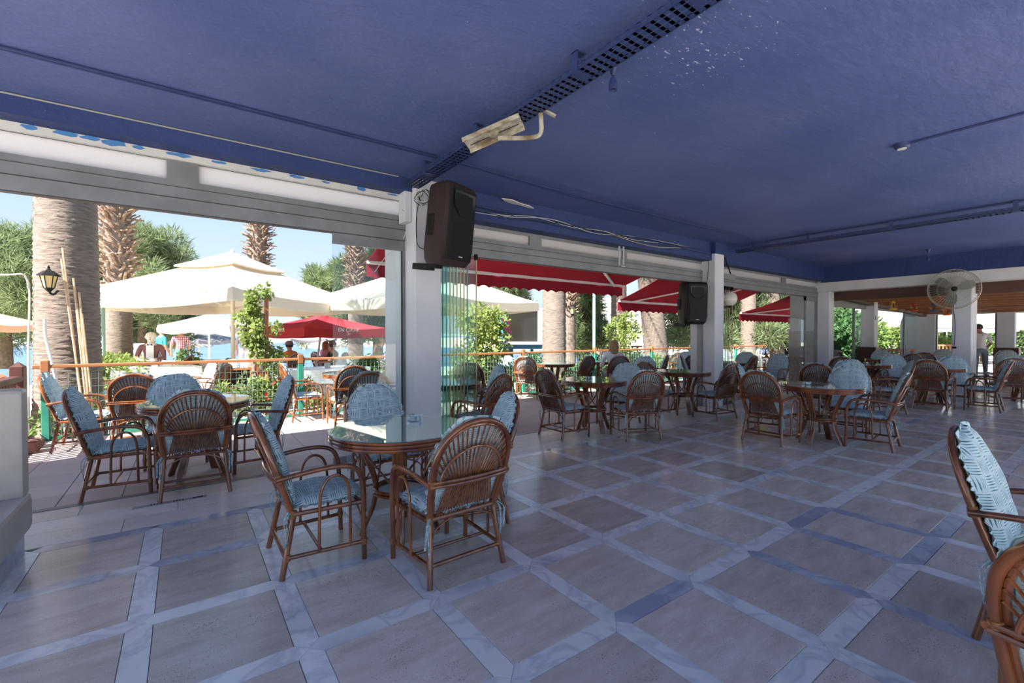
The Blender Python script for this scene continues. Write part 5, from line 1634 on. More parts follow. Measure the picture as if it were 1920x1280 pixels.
# ------------------------------------------------------------------ parasols
def parasol(px, d, half, sides, ze, zp, label, mt, rot=45, val=.25, vent=0, pole=.035, z0=-.1, lean=0, texts=None, polemat=None, group='parasols in the garden'):
    x, y = at(px, d)
    o = empty('parasol', (x, y, z0), 0, label, 'parasol', group)
    Rr = half * (math.sqrt(2) if sides == 4 else 1.0)
    a0 = bear(px) + R(0)
    ze -= z0; zp -= z0
    cor = [(math.cos(a0 + 2 * math.pi * k / sides + R(rot - 45)), math.sin(a0 + 2 * math.pi * k / sides + R(rot - 45))) for k in range(sides)]
    L0 = Vector((lean, 0, 0))
    def pt(k, q, r, dz=0):
        """q 0..1 between corner k and k+1, r 0..1 from apex to eave"""
        a, b_ = cor[k % sides], cor[(k + 1) % sides]
        ux, uy = a[0] + (b_[0] - a[0]) * q, a[1] + (b_[1] - a[1]) * q
        sag = .05 * half * math.sin(math.pi * q) * r
        curve = (zp - ze) * (1 - r) ** 1.12
        return Vector((ux * Rr * r * (1 - .03 * math.sin(math.pi * q) * r), uy * Rr * r * (1 - .03 * math.sin(math.pi * q) * r), ze + curve - sag + dz)) + L0
    def shell(r_in, r_out, dz0, dzv, name, flap):
        m = MB(); nq, nr = 8, 6
        for lay, off in ((0, 0), (1, -.008)):
            for k in range(sides):
                vs, fs = [], []
                for i in range(nq + 1):
                    for j in range(nr + 1):
                        r = r_in + (r_out - r_in) * j / nr
                        vs.append(pt(k, i / nq, r, dz0 + off))
                    e_ = pt(k, i / nq, r_out, dz0 + off)
                    vs.append(e_ + Vector((0, 0, -flap)) + (e_ - L0 - Vector((0, 0, e_.z))) * (.012 * (1 if lay == 0 else .6)))
                W_ = nr + 2
                for i in range(nq):
                    for j in range(nr + 1):
                        a = i * W_ + j
                        f = (a, a + 1, a + W_ + 1, a + W_)
                        fs.append(f if lay == 0 else f[::-1])
                m.add(vs, fs)
        return m.build(name, mt, o)
    shell(.30 * (1 if vent else 0) * .8, 1, 0, 0, 'canopy', val)
    if vent:
        shell(0, vent, .10, 0, 'vent_cap', .03)
    for k in range(sides):
        m = MB()
        m.tube([pt(k, 0, .03, -.04), pt(k, 0, .5, -.03), pt(k, 0, .985, -.03)], .013, 5); m.build('rib', polemat or WHITEMETAL, o)
        m = MB()
        m.tube([Vector((0, 0, ze - .25 * (zp - ze))) + L0, pt(k, 0, .5, -.03)], .010, 5); m.build('stay', polemat or WHITEMETAL, o)
    m = MB(); m.tube([Vector((0, 0, 0)), Vector((0, 0, zp - .03)) + L0], pole, 10); m.build('pole', polemat or WHITEMETAL, o)
    m = MB(); m.lathe([(.05, zp + (.1 if vent else 0) - .02), (.045, zp + (.1 if vent else 0) + .03), (0, zp + (.1 if vent else 0) + .06)], 10, c=tuple(L0)); m.build('finial', polemat or WHITEMETAL, o)
    m = MB(); m.bbox(-.25, .25, -.25, .25, 0, .1, .02); m.build('base', mat('parasol_base_%d' % px, (.4, .4, .4), .8), o, False)
    for (k, txt, sz, tm, sh, dz) in (texts or []):
        a, b_ = pt(k, 0, 1.0), pt(k, 1, 1.0)
        mid = (a + b_) / 2; uu = (b_ - a).normalized()
        nrm = Vector((mid.x - L0.x, mid.y, 0)).normalized()
        # text reads left to right seen from outside
        if uu.cross(Vector((0, 0, 1))).dot(nrm) < 0: uu = -uu
        M = Matrix((( uu.x, 0, nrm.x, mid.x + nrm.x * .05), (uu.y, 0, nrm.y, mid.y + nrm.y * .05), (0, 1, 0, ze - val * .5 + dz), (0, 0, 0, 1)))
        M[0][1], M[1][1], M[2][1] = 0, 0, 1
        lettering(txt, sz, tm, 'lettering', o, M, sh)
    return o
parasol(437, 11.6, 2.34, 4, 2.31, 3.42, 'great cream square parasol with vented top beside the shaggy palms', CREAM, vent=.36, pole=.05, val=.24, polemat=mat('cream_pole', (.62, .58, .48), .5))
parasol(800, 13.0, 2.32, 4, 2.36, 3.45, 'second cream square parasol behind the pillar with the tilted loudspeaker', CREAM, vent=.36, pole=.05, val=.24)
parasol(392, 16.5, 1.55, 8, 1.72, 2.15, 'white lettered parasol below the great cream one', WHITECLOTH, rot=45 + 22, val=.22, texts=[(k, 'Gartena', .22, GREYPRINT, .35, 0) for k in range(8)], z0=-.1)
parasol(372, 23, 1.9, 8, 1.15, 1.65, 'grey parasol behind the lettered one', GREYCLOTH, val=.15, z0=-1.45)
parasol(335, 30, 1.9, 8, .75, 1.6, 'cream parasol on the beach behind the man in plaid shirt', WHITECLOTH, val=.12, z0=-1.45)
parasol(590, 14.5, 1.38, 4, 1.62, 2.05, 'red lettered parasol with slanting pole above the seated guests', REDUMB, rot=30, val=.26, texts=[(1, 'EN ÇIKAR', .17, WHITEPRINT, 0, .05), (2, 'EN ÇIKAR', .17, WHITEPRINT, 0, .05), (3, 'Pera', .24, WHITEPRINT, .35, .05), (0, 'Pera', .24, WHITEPRINT, .35, .05), (2, 'ET', .1, WHITEPRINT, 0, -.08)], lean=.25)
parasol(545, 20, 1.9, 8, 1.25, 1.75, 'grey parasol peeping out below the red lettered one', GREYCLOTH, val=.1, z0=-.1)
parasol(612, 30, 1.6, 8, .72, 1.35, 'small cream parasol on the beach left of the sunlit twin', WHITECLOTH, val=.12, z0=-1.45)
parasol(638, 26, 1.5, 8, .98, 1.6, 'small cream parasol on the beach beside the shaggy pale palm', WHITECLOTH, val=.12, z0=-1.45)
parasol(-20, 13.5, 1.35, 8, 1.72, 2.1, 'beige parasol left of the big smooth palm', BEIGECLOTH, val=.18)
parasol(-22, 26, 1.6, 8, .95, 1.5, 'pale pink parasol down by the water', WHITECLOTH, val=.1, z0=-1.45)
parasol(735, 26, 1.6, 8, .9, 1.5, 'cream beach parasol behind the leaning feathery tree', WHITECLOTH, val=.1, z0=-1.45)
parasol(1128, 27, 1.35, 8, 1.25, 1.95, 'grey-violet parasol shading two bathers', GREYCLOTH, val=.06, z0=-.6)
parasol(1262, 22, .95, 8, 1.30, 2.0, 'bluish parasol beside the leaning palm', GREYCLOTH, val=.06, z0=-.1)
for k, (px, d) in enumerate(((1182, 26), (1205, 30), (1150, 32), (905, 30), (1085, 30))):
    parasol(px, d, 1.7, 8, 1.0, 1.65, ('cream beach parasol right of the wrapped palm', 'cream beach parasol under the white hotel', 'white beach parasol behind the grey-violet one', 'white beach parasol behind the bougainvillea', 'white beach parasol left of the grey-green pole')[k], WHITECLOTH, val=.1, z0=-1.2)
parasol(1715, 22, 2.2, 4, 2.1, 3.0, 'white square parasol outside the far room glass corner', WHITECLOTH, val=.3, vent=.3)
parasol(1845, 23.5, 2.1, 4, 2.05, 3.0, 'white square parasol behind the waiter', WHITECLOTH, val=.3, vent=.3)
parasol(1775, 28, 2.1, 4, 1.9, 2.8, 'white square parasol beyond the end window', WHITECLOTH, val=.3)

# ------------------------------------------------------------------ kiosk window, menu boards
x, y = at(977, 15.2)
ks = empty('kiosk', (x, y, -.1), R(YAW - 90 - 3), 'blue kiosk with dark mirror-like window and white side post', 'kiosk')
ks.scale = (1.18, 1.18, 1.06)
MB().box(-.62, .60, .35, 1.2, .95, 2.45).build('body', mat('kiosk_blue', (.05, .20, .36), .5), ks, False)
MB().box(-.62, -.44, .30, .36, .98, 2.32).build('blue_post', mat('kiosk_blue_post', (.06, .26, .46), .5), ks, False)
MB().box(-.44, .47, .31, .345, 1.20, 2.30).build('pane', mat('dark_mirror', (.02, .018, .016), .04, spec=.5), ks, False)
MB().box(.47, .62, .28, .37, 1.10, 2.42).build('white_post', WHITEMETAL, ks, False)
MB().box(-.62, .62, .24, .37, 1.10, 1.19).build('sill', WHITEMETAL, ks, False)
MB().box(-.62, .62, .27, .36, 2.30, 2.45).build('head', mat('kiosk_head', (.13, .20, .25), .5), ks, False)
for sx in (-.3, .3):
    MB().box(sx - .05, sx + .05, .5, .6, 0, .96).build('leg', GREENMETAL, ks, False)
x, y = at(214, 12.2)
mb = empty('menu_board', (x, y, -.1), bear(214) - math.pi / 2, 'pale blue menu board on a low stand behind the railing', 'board')
m = MB(); m.obox((0, 0, 1.02), (1, 0, 0), (0, .25, .97), (0, -.97, .25), .64, .24, .02); m.build('panel', mat('menu_blue', (.50, .72, .80), .5, col2=(.75, .82, .80), scale=2), mb, False)
for c_ in range(4):
    for r_ in range(7):
        xx = -.46 + c_ * .31; zz = .86 + r_ * .045
        w_ = .08 + .04 * ((c_ * 3 + r_ * 5) % 3)
        m = MB(); m.obox((xx, -.022 + (zz - 1.02) * .26, zz), (1, 0, 0), (0, .25, .97), (0, -.97, .25), w_, .009, .002)
        m.build('printed_line', mat('menu_ink_%d_%d' % (c_, r_), [(.25, .35, .42), (.55, .25, .2), (.3, .4, .3)][(c_ + r_) % 3], .7), mb, False)
m = MB(); m.obox((-.05, .04, 1.235), (1, 0, 0), (0, .25, .97), (0, -.97, .25), .15, .012, .025); m.build('clip', BLACK, mb, False)
for sx in (-.5, .5):
    MB().box(sx - .03, sx + .03, .0, .05, 0, .85).build('leg', BLACK, mb, False)
MB().box(-.66, .66, -.02, .05, .74, .79).build('ledge', BLACK, mb, False)
x, y = at(481, 15.75)
cb = empty('chalk_board', (x, y, .85), bear(481) - math.pi / 2, 'grey chalk board hung on the shaggy palm behind the vine', 'board')
MB().box(-.22, .22, 0, .03, 0, .60).build('slate', mat('slate', (.22, .26, .33), .7), cb, False)
for q in range(5):
    MB().box(-.17, .08 + .03 * (q % 3), -.004, 0, .09 + q * .10, .125 + q * .10).build('chalk_line', WHITEPRINT, cb, False)
m = MB()
for a, b_ in (((-.24, 0), (.24, 0)), ((-.24, .6), (.24, .6))): m.box(-.24, .24, -.01, .035, a[1] - .02, a[1] + .02)
m.box(-.24, -.21, -.01, .035, 0, .6); m.box(.21, .24, -.01, .035, 0, .6)
m.build('board_frame', mat('pale_frame', (.55, .58, .62), .6), cb, False)

# ------------------------------------------------------------------ garden tables, chairs and serving stand
CLOTHW = mat('white_tablecloth', (.78, .80, .80), .8, col2=(.72, .76, .77), scale=6)
def cloth_table(px, d, lx, ly, label, rot=0):
    x, y = at(px, d)
    o = empty('garden_table', (x, y, -.1), R(rot), label, 'table', 'white-clothed garden tables')
    m = MB(); n = 40
    vs, fs = [], []
    rs_ = random.Random(int(px))
    for i in range(n):
        t_ = i / n * 4
        k = int(t_); q = t_ - k
        ex = [(-1 + 2 * q, -1), (1, -1 + 2 * q), (1 - 2 * q, 1), (-1, 1 - 2 * q)][k]
        for (s_, z) in ((.98, .745), (1, .765), (1.02 + .02 * math.sin(i * 1.9), .58), (1.03 + .03 * math.sin(i * 1.9), .44 + .03 * math.sin(i * .7))):
            vs.append((ex[0] * lx * s_, ex[1] * ly * s_, z))
    for i in range(n):
        for j in range(3):
            fs.append((i * 4 + j, i * 4 + j + 1, ((i + 1) % n) * 4 + j + 1, ((i + 1) % n) * 4 + j))
    fs.append(tuple(i * 4 for i in range(n)))
    m.add(vs, fs); m.build('cloth', CLOTHW, o)
    for sx in (-1, 1):
        for sy in (-1, 1):
            MB().box(sx * lx * .85 - .025, sx * lx * .85 + .025, sy * ly * .85 - .025, sy * ly * .85 + .025, 0, .73).build('leg', ORANGEWOOD, o, False)
    m = MB(); m.bbox(-.05, .05, -.02, .08, .747, .87, .004); m.build('napkin_holder', STEEL, o, False)
    return o
cloth_table(615, 10.2, .75, .5, 'white-clothed garden table beyond the railing post, below the red parasol', 15)
cloth_table(290, 10.4, .8, .5, 'white-clothed garden table in front of the waiter statue', 10)
cloth_table(360, 12.9, .7, .5, 'white-clothed garden table near the hedge and the man in plaid shirt', 0)
cloth_table(930, 13.2, .6, .45, 'white-clothed garden table below the bougainvillea', 0)
cloth_table(1228, 16.4, .7, .45, 'white-clothed garden table behind the wrapped palm', 0)
cloth_table(690, 12.6, .6, .45, 'white-clothed garden table seen through the standing glass leaf', 0)
GG = 'rattan armchairs in the garden beyond the railing'
for px, d, az, lb in ((390, 8.8, 150, 'rattan armchair leaning in profile behind the rail, by the serving stand'), (400, 10.9, 150, 'rattan armchair in profile deeper in the garden by the serving stand'), (325, 11.9, 160, 'rattan armchair at the garden table near the hedge'), (365, 9.4, 200, 'rattan armchair sideways behind the rail near the round blue cushion'),
                      (200, 8.6, 20, 'rattan armchair in the garden behind the bare fan-backed chair'), (518, 9.6, 20, 'rattan armchair beyond the vine at the garden table'), (724, 10.4, 200, 'white-cushioned garden chair seen through the standing glass leaf'), (650, 11.3, 260, 'garden armchair behind the white-clothed table under the red parasol'),
                      (955, 11.7, 250, 'white-cushioned garden armchair under the kiosk window'), (1000, 12.0, 235, 'white-cushioned garden armchair beside the lantern palm'), (908, 11.4, 40, 'garden armchair below the bougainvillea'), (1205, 14.0, 250, 'white-cushioned garden armchair behind the grey folded cushion'), (1288, 16.4, 230, 'garden armchair near the leaning palm'),
                      (1262, 14.9, 60, 'garden armchair turned away beside the leaning palm'), (1418, 19.2, 240, 'garden armchair seen through the third bay'), (1365, 17.2, 250, 'white-cushioned garden armchair behind the stacked leaves of the third bay')):
    x, y = at(px, d)
    chair(x, y, az, lb, GG, z=-.1)
x, y = at(448, 9.3)
sv = empty('serving_stand', (x, y, -.1), bear(448) - math.pi / 2, 'open wooden serving stand with white boxes beyond the railing', 'stand')
m = MB(); m.box(-.22, .22, -.02, .3, .78, .82); m.box(-.22, -.19, -.02, .3, 0, .8); m.box(.19, .22, -.02, .3, 0, .8); m.box(-.22, .22, -.02, .3, .40, .43); m.build('carcass', ORANGEWOOD, sv, False)
MB().box(-.19, .19, .26, .3, .43, .78).build('dark_back', ALUDARK, sv, False)
for sx in (-.11, .09):
    m = MB(); m.bbox(x + sx - .07, x + sx + .07, y - .02, y + .12, .722, .90, .005)
    tag(m.build('napkin_box', CLOTHW, None, False), 'white napkin box on the serving stand', 'box', 'napkin boxes on the serving stand')
x, y = at(640, 13.4)
m = MB(); m.lathe([(.0, -.1), (.16, -.1), (.2, .1), (.2, .12), (.0, .12)], 14, c=(x, y, 0))
tag(m.build('flower_pot', mat('grey_pot', (.4, .4, .38), .9), None), 'grey flower pot in the garden beyond the glass leaf', 'pot')

# ------------------------------------------------------------------ far shore buildings, boats
WHITEWALL = mat('white_render', (.82, .80, .77), .9)
WINDARK = mat('window_dark', (.18, .22, .26), .3)
def block(px, d, wd, hgt, dep, floors, cols, label, z0=-1, mt=None):
    x, y = at(px, d)
    o = empty('white_building', (x, y, z0), R(YAW - 90), label, 'building', 'white buildings along the shore')
    MB().box(-wd / 2, wd / 2, 0, dep, 0, hgt).build('walls', mt or WHITEWALL, o, False)
    MB().box(-wd / 2 - .3, wd / 2 + .3, -.3, dep, hgt, hgt + .4).build('roof', WHITEWALL, o, False)
    fh = hgt / floors
    wme = MB().box(-wd / cols * .24, wd / cols * .24, -.08, .05, 0, fh * .5).mesh('window', WINDARK, False)
    for f in range(floors):
        for c_ in range(cols):
            inst('window', wme, o, (-wd / 2 + (c_ + .5) * wd / cols, 0, f * fh + fh * .25))
        MB().box(-wd / 2 - .2, wd / 2 + .2, -.9, 0, f * fh - .08, f * fh + .08).build('balcony', mt or WHITEWALL, o, False)
    return o
block(1182, 105, 13, 10.5, 10, 4, 9, 'white hotel with rows of windows behind the palms', z0=-1)
block(1122, 122, 9, 7, 8, 3, 5, 'white terraced house left of the hotel', z0=0)
block(1076, 142, 8, 5, 8, 2, 5, 'low white house by the dark bushy tree', z0=0)
block(1240, 135, 10, 7.5, 8, 3, 6, 'white house behind the leaning palm', z0=1)
block(1285, 115, 9, 9, 8, 3, 5, 'white house near the globe lamp pillar', z0=1)
block(1470, 95, 12, 8, 8, 3, 6, 'white house beyond the third bay', z0=1)
block(1700, 75, 10, 6, 6, 2, 5, 'white house beyond the far room', z0=-1)
rnd = random.Random(31)
for k, px in enumerate((0, 21, 44, 68, 92, 262, 284, 308)):
    block(px, 820, rnd.uniform(9, 16), rnd.uniform(4, 9), 8, 2, 4, 'tiny white house on the far shore across the water', z0=-1.5)
    bpy.data.objects[-1] if False else None
BOATM = mat('boat_hull', (.75, .75, .74), .5)
for k, (px, d) in enumerate(((8, 400), (20, 330), (34, 300), (46, 420), (62, 280), (74, 350), (30, 120), (55, 110), (275, 300), (560, 200), (575, 230))):
    x, y = at(px, d); s_ = d / 300 * 2.2
    o = empty('boat', (x, y, -1.72), rnd.uniform(0, 3), ('white boat moored off the far shore', 'low float on the water')[d < 150], 'boat', 'boats on the water')
    m = MB()
    m.add([(-2 * s_, -.6 * s_, .5 * s_), (1.4 * s_, -.6 * s_, .5 * s_), (2.4 * s_, 0, .65 * s_), (1.4 * s_, .6 * s_, .5 * s_), (-2 * s_, .6 * s_, .5 * s_), (-1.8 * s_, -.35 * s_, 0), (1.2 * s_, -.35 * s_, 0), (1.9 * s_, 0, 0), (1.2 * s_, .35 * s_, 0), (-1.8 * s_, .35 * s_, 0)],
          [(0, 1, 2, 3, 4), (9, 8, 7, 6, 5), (0, 5, 6, 1), (1, 6, 7, 2), (2, 7, 8, 3), (3, 8, 9, 4), (4, 9, 5, 0)])
    m.build('hull', BOATM, o, False)
    MB().bbox(-.8 * s_, .6 * s_, -.4 * s_, .4 * s_, .5 * s_, 1.0 * s_, .1 * s_).build('cabin', BOATM, o, False)
    if d >= 150: MB().tube([(0, 0, 1 * s_), (0, 0, 3.4 * s_)], .03 * s_, 5).build('mast', STEEL, o)

# ------------------------------------------------------------------ people
SKIN = mat('skin', (.52, .30, .21), .55)
SKIN2 = mat('tanned_skin', (.42, .22, .14), .55)
HAIRD = mat('dark_hair', (.03, .022, .018), .7); HAIRB = mat('fair_hair', (.36, .24, .12), .7, col2=(.24, .15, .07), scale=30); HAIRR = mat('red_brown_hair', (.30, .12, .06), .7)
def tone(name, col, **k): return mat('cloth_' + name, col, .85, **k)
def plaid():
    m = bpy.data.materials.new('plaid_shirt')
    t, N, L, p = nodes(m)
    tcn = N.new('ShaderNodeTexCoord'); sp = N.new('ShaderNodeSeparateXYZ'); L.new(tcn.outputs['Object'], sp.inputs[0])
    def st(o_): return mnode(N, L, 'GREATER_THAN', mnode(N, L, 'FRACT', mnode(N, L, 'MULTIPLY', o_, 17)), .55)
    f = mnode(N, L, 'MULTIPLY', mnode(N, L, 'ADD', st(sp.outputs[0]), st(sp.outputs[2])), .5)
    rp = N.new('ShaderNodeValToRGB'); rp.color_ramp.elements[0].color = (.72, .62, .60, 1); rp.color_ramp.elements[1].color = (.12, .07, .14, 1)
    q = rp.color_ramp.elements.new(.5); q.color = (.48, .12, .15, 1)
    L.new(f, rp.inputs[0]); L.new(rp.outputs[0], p.inputs['Base Color']); p.inputs['Roughness'].default_value = .9
    return m


def person(loc, az, label, pose, shirt, pants, skin=SKIN, hair=HAIRD, hat=None, longhair=False, sleeve='short', legs='short', arms=None, bust=False, statue=False, scale=1.0, group=None, name='person', headturn=0):
    o = empty(name, loc, R(az - 90), label, 'statue' if statue else 'person', group)
    o.scale = (scale,) * 3
    V, E, T = [], [], []
    def v(p, r): V.append((Vector(p), r)); return len(V) - 1
    def e(a, b_, t_): E.append((a, b_)); T.append(t_)
    sit = pose == 'sit'
    pz = .50 if sit else .95
    dz = pz - .95
    lean = .10 if pose in ('sit',) else (.28 if pose == 'bend' else .0)
    pel = v((0, 0, pz), .145)
    sp1 = v((0, lean * .35, 1.15 + dz), .140); sp2 = v((0, lean * .8, 1.36 + dz), .150)
    nk = v((0, lean, 1.475 + dz), .062); h1 = v((0, lean + .02, 1.56 + dz), .078); h2 = v((0, lean + .03, 1.635 + dz), .098); h3 = v((0, lean + .02, 1.705 + dz), .075)
    top = 'bare' if shirt is None else 'shirt'
    e(pel, sp1, top); e(sp1, sp2, top); e(sp2, nk, 'skin'); e(nk, h1, 'skin'); e(h1, h2, 'skin'); e(h2, h3, 'skin')
    for i, sx in enumerate((-1, 1)):
        A = (arms or {}).get(sx)
        sh = v((sx * .185, lean * .85, 1.41 + dz), .070)
        if A: el_, wr = A
        elif sit: el_, wr = (sx * .25, lean + .12, 1.14 + dz), (sx * .14, lean + .34, 1.12 + dz)
        else: el_, wr = (sx * .25, lean * .5 - .02, 1.13 + dz), (sx * .235, lean * .5 + .08, .89 + dz)
        b_ = v(el_, .047); c_ = v(wr, .034)
        hd = Vector(wr) + (Vector(wr) - Vector(el_)).normalized() * .08
        h_ = v(hd, .038)
        e(sp2, sh, top); e(sh, b_, top if sleeve != 'none' else 'skin'); e(b_, c_, 'shirt' if sleeve == 'long' else 'skin'); e(c_, h_, 'skin')
        fd = (hd - Vector(wr)).normalized(); sdv = fd.cross(Vector((0, 1, .3))).normalized()
        for q, ln in ((-.03, .075), (-.01, .09), (.012, .085), (.032, .065)):
            f1 = v(hd + fd * ln * .55 + sdv * q, .010); f2 = v(hd + fd * ln * .9 + sdv * q * 1.15 + Vector((0, .012, -.01)), .009)
            e(h_, f1, 'skin'); e(f1, f2, 'skin')
        th_ = v(Vector(wr) + fd * .05 + Vector((0, .045, 0)) - sdv * .02, .011); e(h_, th_, 'skin')
        if not bust:
            hp = v((sx * .095, 0, pz - .04), .100)
            if sit:
                kn, an, to = (sx * .11, .42, .52), (sx * .11, .40, .09), (sx * .11, .53, .04)
            else:
                kn, an, to = (sx * .105, .01, .50), (sx * .11, -.03, .09), (sx * .115, .11, .045)
            kn_ = v(kn, .070); an_ = v(an, .046); to_ = v(to, .042)
            e(pel, hp, 'pants'); e(hp, kn_, 'pants'); e(kn_, an_, 'pants' if legs == 'long' else 'skin'); e(an_, to_, 'shoe')
    me = bpy.data.meshes.new('body'); me.from_pydata([p for p, r in V], E, [])
    ob = bpy.data.objects.new('body_tmp', me); COL.objects.link(ob)
    mod = ob.modifiers.new('skin', 'SKIN'); mod.branch_smoothing = .4
    for i, (p, r) in enumerate(V): me.skin_vertices[0].data[i].radius = (r, r * (.78 if T and i in (pel, sp1, sp2) else 1))
    me.skin_vertices[0].data[pel].use_root = True
    sb = ob.modifiers.new('sub', 'SUBSURF'); sb.levels = 1; sb.render_levels = 1
    dg = bpy.context.evaluated_depsgraph_get()
    m2 = bpy.data.meshes.new_from_object(ob.evaluated_get(dg))
    bpy.data.objects.remove(ob)
    order = ['skin', 'shirt', 'pants', 'shoe']
    mats = {'skin': skin, 'shirt': shirt or skin, 'pants': pants or skin, 'shoe': BLACK if not statue else skin}
    m2.materials.clear()
    for k in order: m2.materials.append(mats[k])
    segs = [(V[a][0], V[b_][0], t_) for (a, b_), t_ in zip(E, T)]
    mi = []
    for f in m2.polygons:
        c_ = f.center; best, bt = 9, 'skin'
        for a, b_, t_ in segs:
            ab = b_ - a; q = max(0, min(1, (c_ - a).dot(ab) / ab.length_squared)); dd = (c_ - (a + ab * q)).length
            if dd < best: best, bt = dd, t_
        if bt == 'bare': bt = 'skin'
        if bt in ('shirt', 'skin') and c_.z < pz + .02 and abs(c_.x) < .2 and c_.z > pz - .25 and not bust: bt = 'pants'
        mi.append(order.index(bt))
    m2.polygons.foreach_set('material_index', mi)
    m2.polygons.foreach_set('use_smooth', [True] * len(m2.polygons))
    bo = bpy.data.objects.new('body', m2); COL.objects.link(bo); bo.parent = o
    hc = V[h2][0]
    # face
    for sx in (-1, 1):
        m = MB(); m.lathe([(0, -.011), (.010, 0), (0, .011)], 8, c=(hc.x + sx * .034, hc.y + .094, hc.z - .008)); m.build('eye', BLACK if not statue else skin, bo)
        m = MB(); m.lathe([(0, -.03), (.016, -.012), (.02, .01), (0, .03)], 8, c=(hc.x + sx * .098, hc.y - .005, hc.z - .015)); m.build('ear', skin, bo)
    m = MB(); m.add([(hc.x - .014, hc.y + .09, hc.z - .045), (hc.x + .014, hc.y + .09, hc.z - .045), (hc.x, hc.y + .122, hc.z - .04), (hc.x, hc.y + .095, hc.z + .01)], [(0, 1, 2), (1, 3, 2), (3, 0, 2), (0, 3, 1)]); m.build('nose', skin, bo, False)
    m = MB(); m.box(hc.x - .022, hc.x + .022, hc.y + .076, hc.y + .088, hc.z - .072, hc.z - .064); m.build('mouth', mat('lip_%d' % len(bpy.data.materials), (.35, .12, .1), .6), bo, False)
    m = MB()
    if longhair:
        m.lathe([(.06, -.26), (.105, -.16), (.115, -.05), (.110, .03), (.092, .08), (.055, .108), (0, .115)], 16, c=(hc.x, hc.y - .03, hc.z - .02))
    else:
        m.lathe([(.09, -.05), (.106, .0), (.108, .03), (.095, .075), (.055, .11), (0, .12)], 16, c=(hc.x, hc.y - .022, hc.z - .01))
    m.build('hair', hair, o)
    if hat == 'cap' or hat == 'hat':
        hm = mat('headgear_%d' % len(bpy.data.materials), (.02, .022, .03) if hat == 'cap' else (.22, .20, .18), .8)
        m = MB(); m.lathe([(.112, .02), (.114, .05), (.10, .10), (.05, .135), (0, .14)], 16, c=(hc.x, hc.y - .01, hc.z))
        if hat == 'cap': m.obox((hc.x, hc.y + .14, hc.z + .035), (1, 0, 0), (0, 1, -.15), (0, .15, 1), .075, .06, .006)
        else: m.lathe([(.10, .03), (.17, .02), (.17, .028), (.10, .045)], 18, c=(hc.x, hc.y - .01, hc.z))
        m.build('cap' if hat == 'cap' else 'sun_hat', hm, o)
    return o, hc
def gp(px, d, z=-.1):
    x, y = at(px, d); return (x, y, z)
TEAL = tone('teal', (.03, .34, .40)); GREENSH = tone('seagreen', (.12, .42, .34)); WHITESH = tone('white', (.80, .79, .82)); DENIM = tone('denim', (.22, .28, .34)); DARKC = tone('dark', (.05, .045, .05)); PINKC = tone('pink', (.62, .30, .36)); ORANGEC = tone('orange', (.60, .22, .07)); GREYC = tone('grey', (.40, .38, .42)); BLUEC = tone('blue', (.35, .42, .70))
person(gp(303, 16.2), 30, 'man in teal shirt and dark cap standing by the water', 'stand', TEAL, DARKC, skin=SKIN2, hat='cap')
person(gp(338, 15.4), 100, 'man in plaid shirt and sea-green shorts, seen from behind', 'stand', plaid(), GREENSH, skin=SKIN2)
person(gp(458, 16.3), 80, 'man in pale shirt standing behind the great parasol pole', 'stand', GREYC, WHITESH, skin=SKIN2)
for px, d, az, sh, hair, lh, lb, ht in ((545, 13.6, 110, ORANGEC, HAIRD, False, 'seated guest in hat and orange top beyond the vine', 'hat'), (607, 15.3, 20, PINKC, HAIRR, True, 'seated guest with red-brown hair under the red parasol', None), (628, 14.2, 190, DARKC, HAIRD, False, 'seated guest in grey cap under the red parasol', 'hat')):
    x, y = at(px, d)
    chair(x, y, az, 'garden armchair holding the ' + lb, GG, z=-.1)
    f_ = Vector((math.cos(R(az)), math.sin(R(az))))
    person((x - .04 * f_.x, y - .04 * f_.y, -.10), az, lb, 'sit', sh, DENIM, skin=SKIN2, hair=hair, longhair=lh, hat=ht, group='seated guests')
person(gp(712, 20), 120, 'bare-chested bather seen through the standing glass leaf', 'stand', None, DARKC, skin=SKIN)
person(gp(1138, 24, -.35), 160, 'tanned bare-chested bather under the grey-violet parasol', 'stand', None, DARKC, skin=SKIN2, arms={1: ((.33, .02, 1.2), (.16, .1, 1.02))})
person(gp(1130, 24.6, -.5), 20, 'second tanned bather facing the first under the grey-violet parasol', 'stand', None, DARKC, skin=SKIN2)
person((7.85 - .02, 6.95 - .04, 0), 62, 'fair-haired person sitting with back to the hall on the terrace', 'sit', WHITESH, DENIM, hair=HAIRB, longhair=True)
x, y = at(1425, 18.6); chair(x, y, 230, 'garden armchair holding the guest in blue-grey shirt', GG, z=-.1)
person((x, y, -.1), 230, 'seated guest in blue-grey shirt beside the broad pale palm', 'sit', BLUEC, DARKC, skin=SKIN2)
person((19.9, 2.92, 0), 20, 'waiter in white T-shirt with grey-blue apron, seen from behind', 'bend', WHITESH, DENIM, skin=SKIN2, arms={-1: ((-.26, .16, 1.16), (-.20, .38, 1.02)), 1: ((.27, .14, 1.16), (.24, .40, 1.04))}, legs='long')
FR = 'guests outside the far room'
for px, d, az, sh, lb in ((1565, 16.6, 60, WHITESH, 'guest in white shirt sitting outside the far room'), (1592, 18.4, 40, WHITESH, 'guest in white leaning over the table outside the far room'), (1612, 17.4, 150, TEAL, 'guest in turquoise top outside the far room'), (1664, 19.5, 20, WHITESH, 'guest in white behind the wooden bench'), (1676, 20.4, 200, DARKC, 'dark-haired guest behind the wooden bench'), (1699, 21.2, 200, PINKC, 'guest in pink behind the wooden bench')):
    x, y = at(px, d)
    chair(x, y, az, 'armchair under the ' + lb, 'armchairs of guests outside the far room', z=-.1)
    person((x, y, -.1), az, lb, 'sit', sh, DENIM, skin=SKIN2, group=FR)
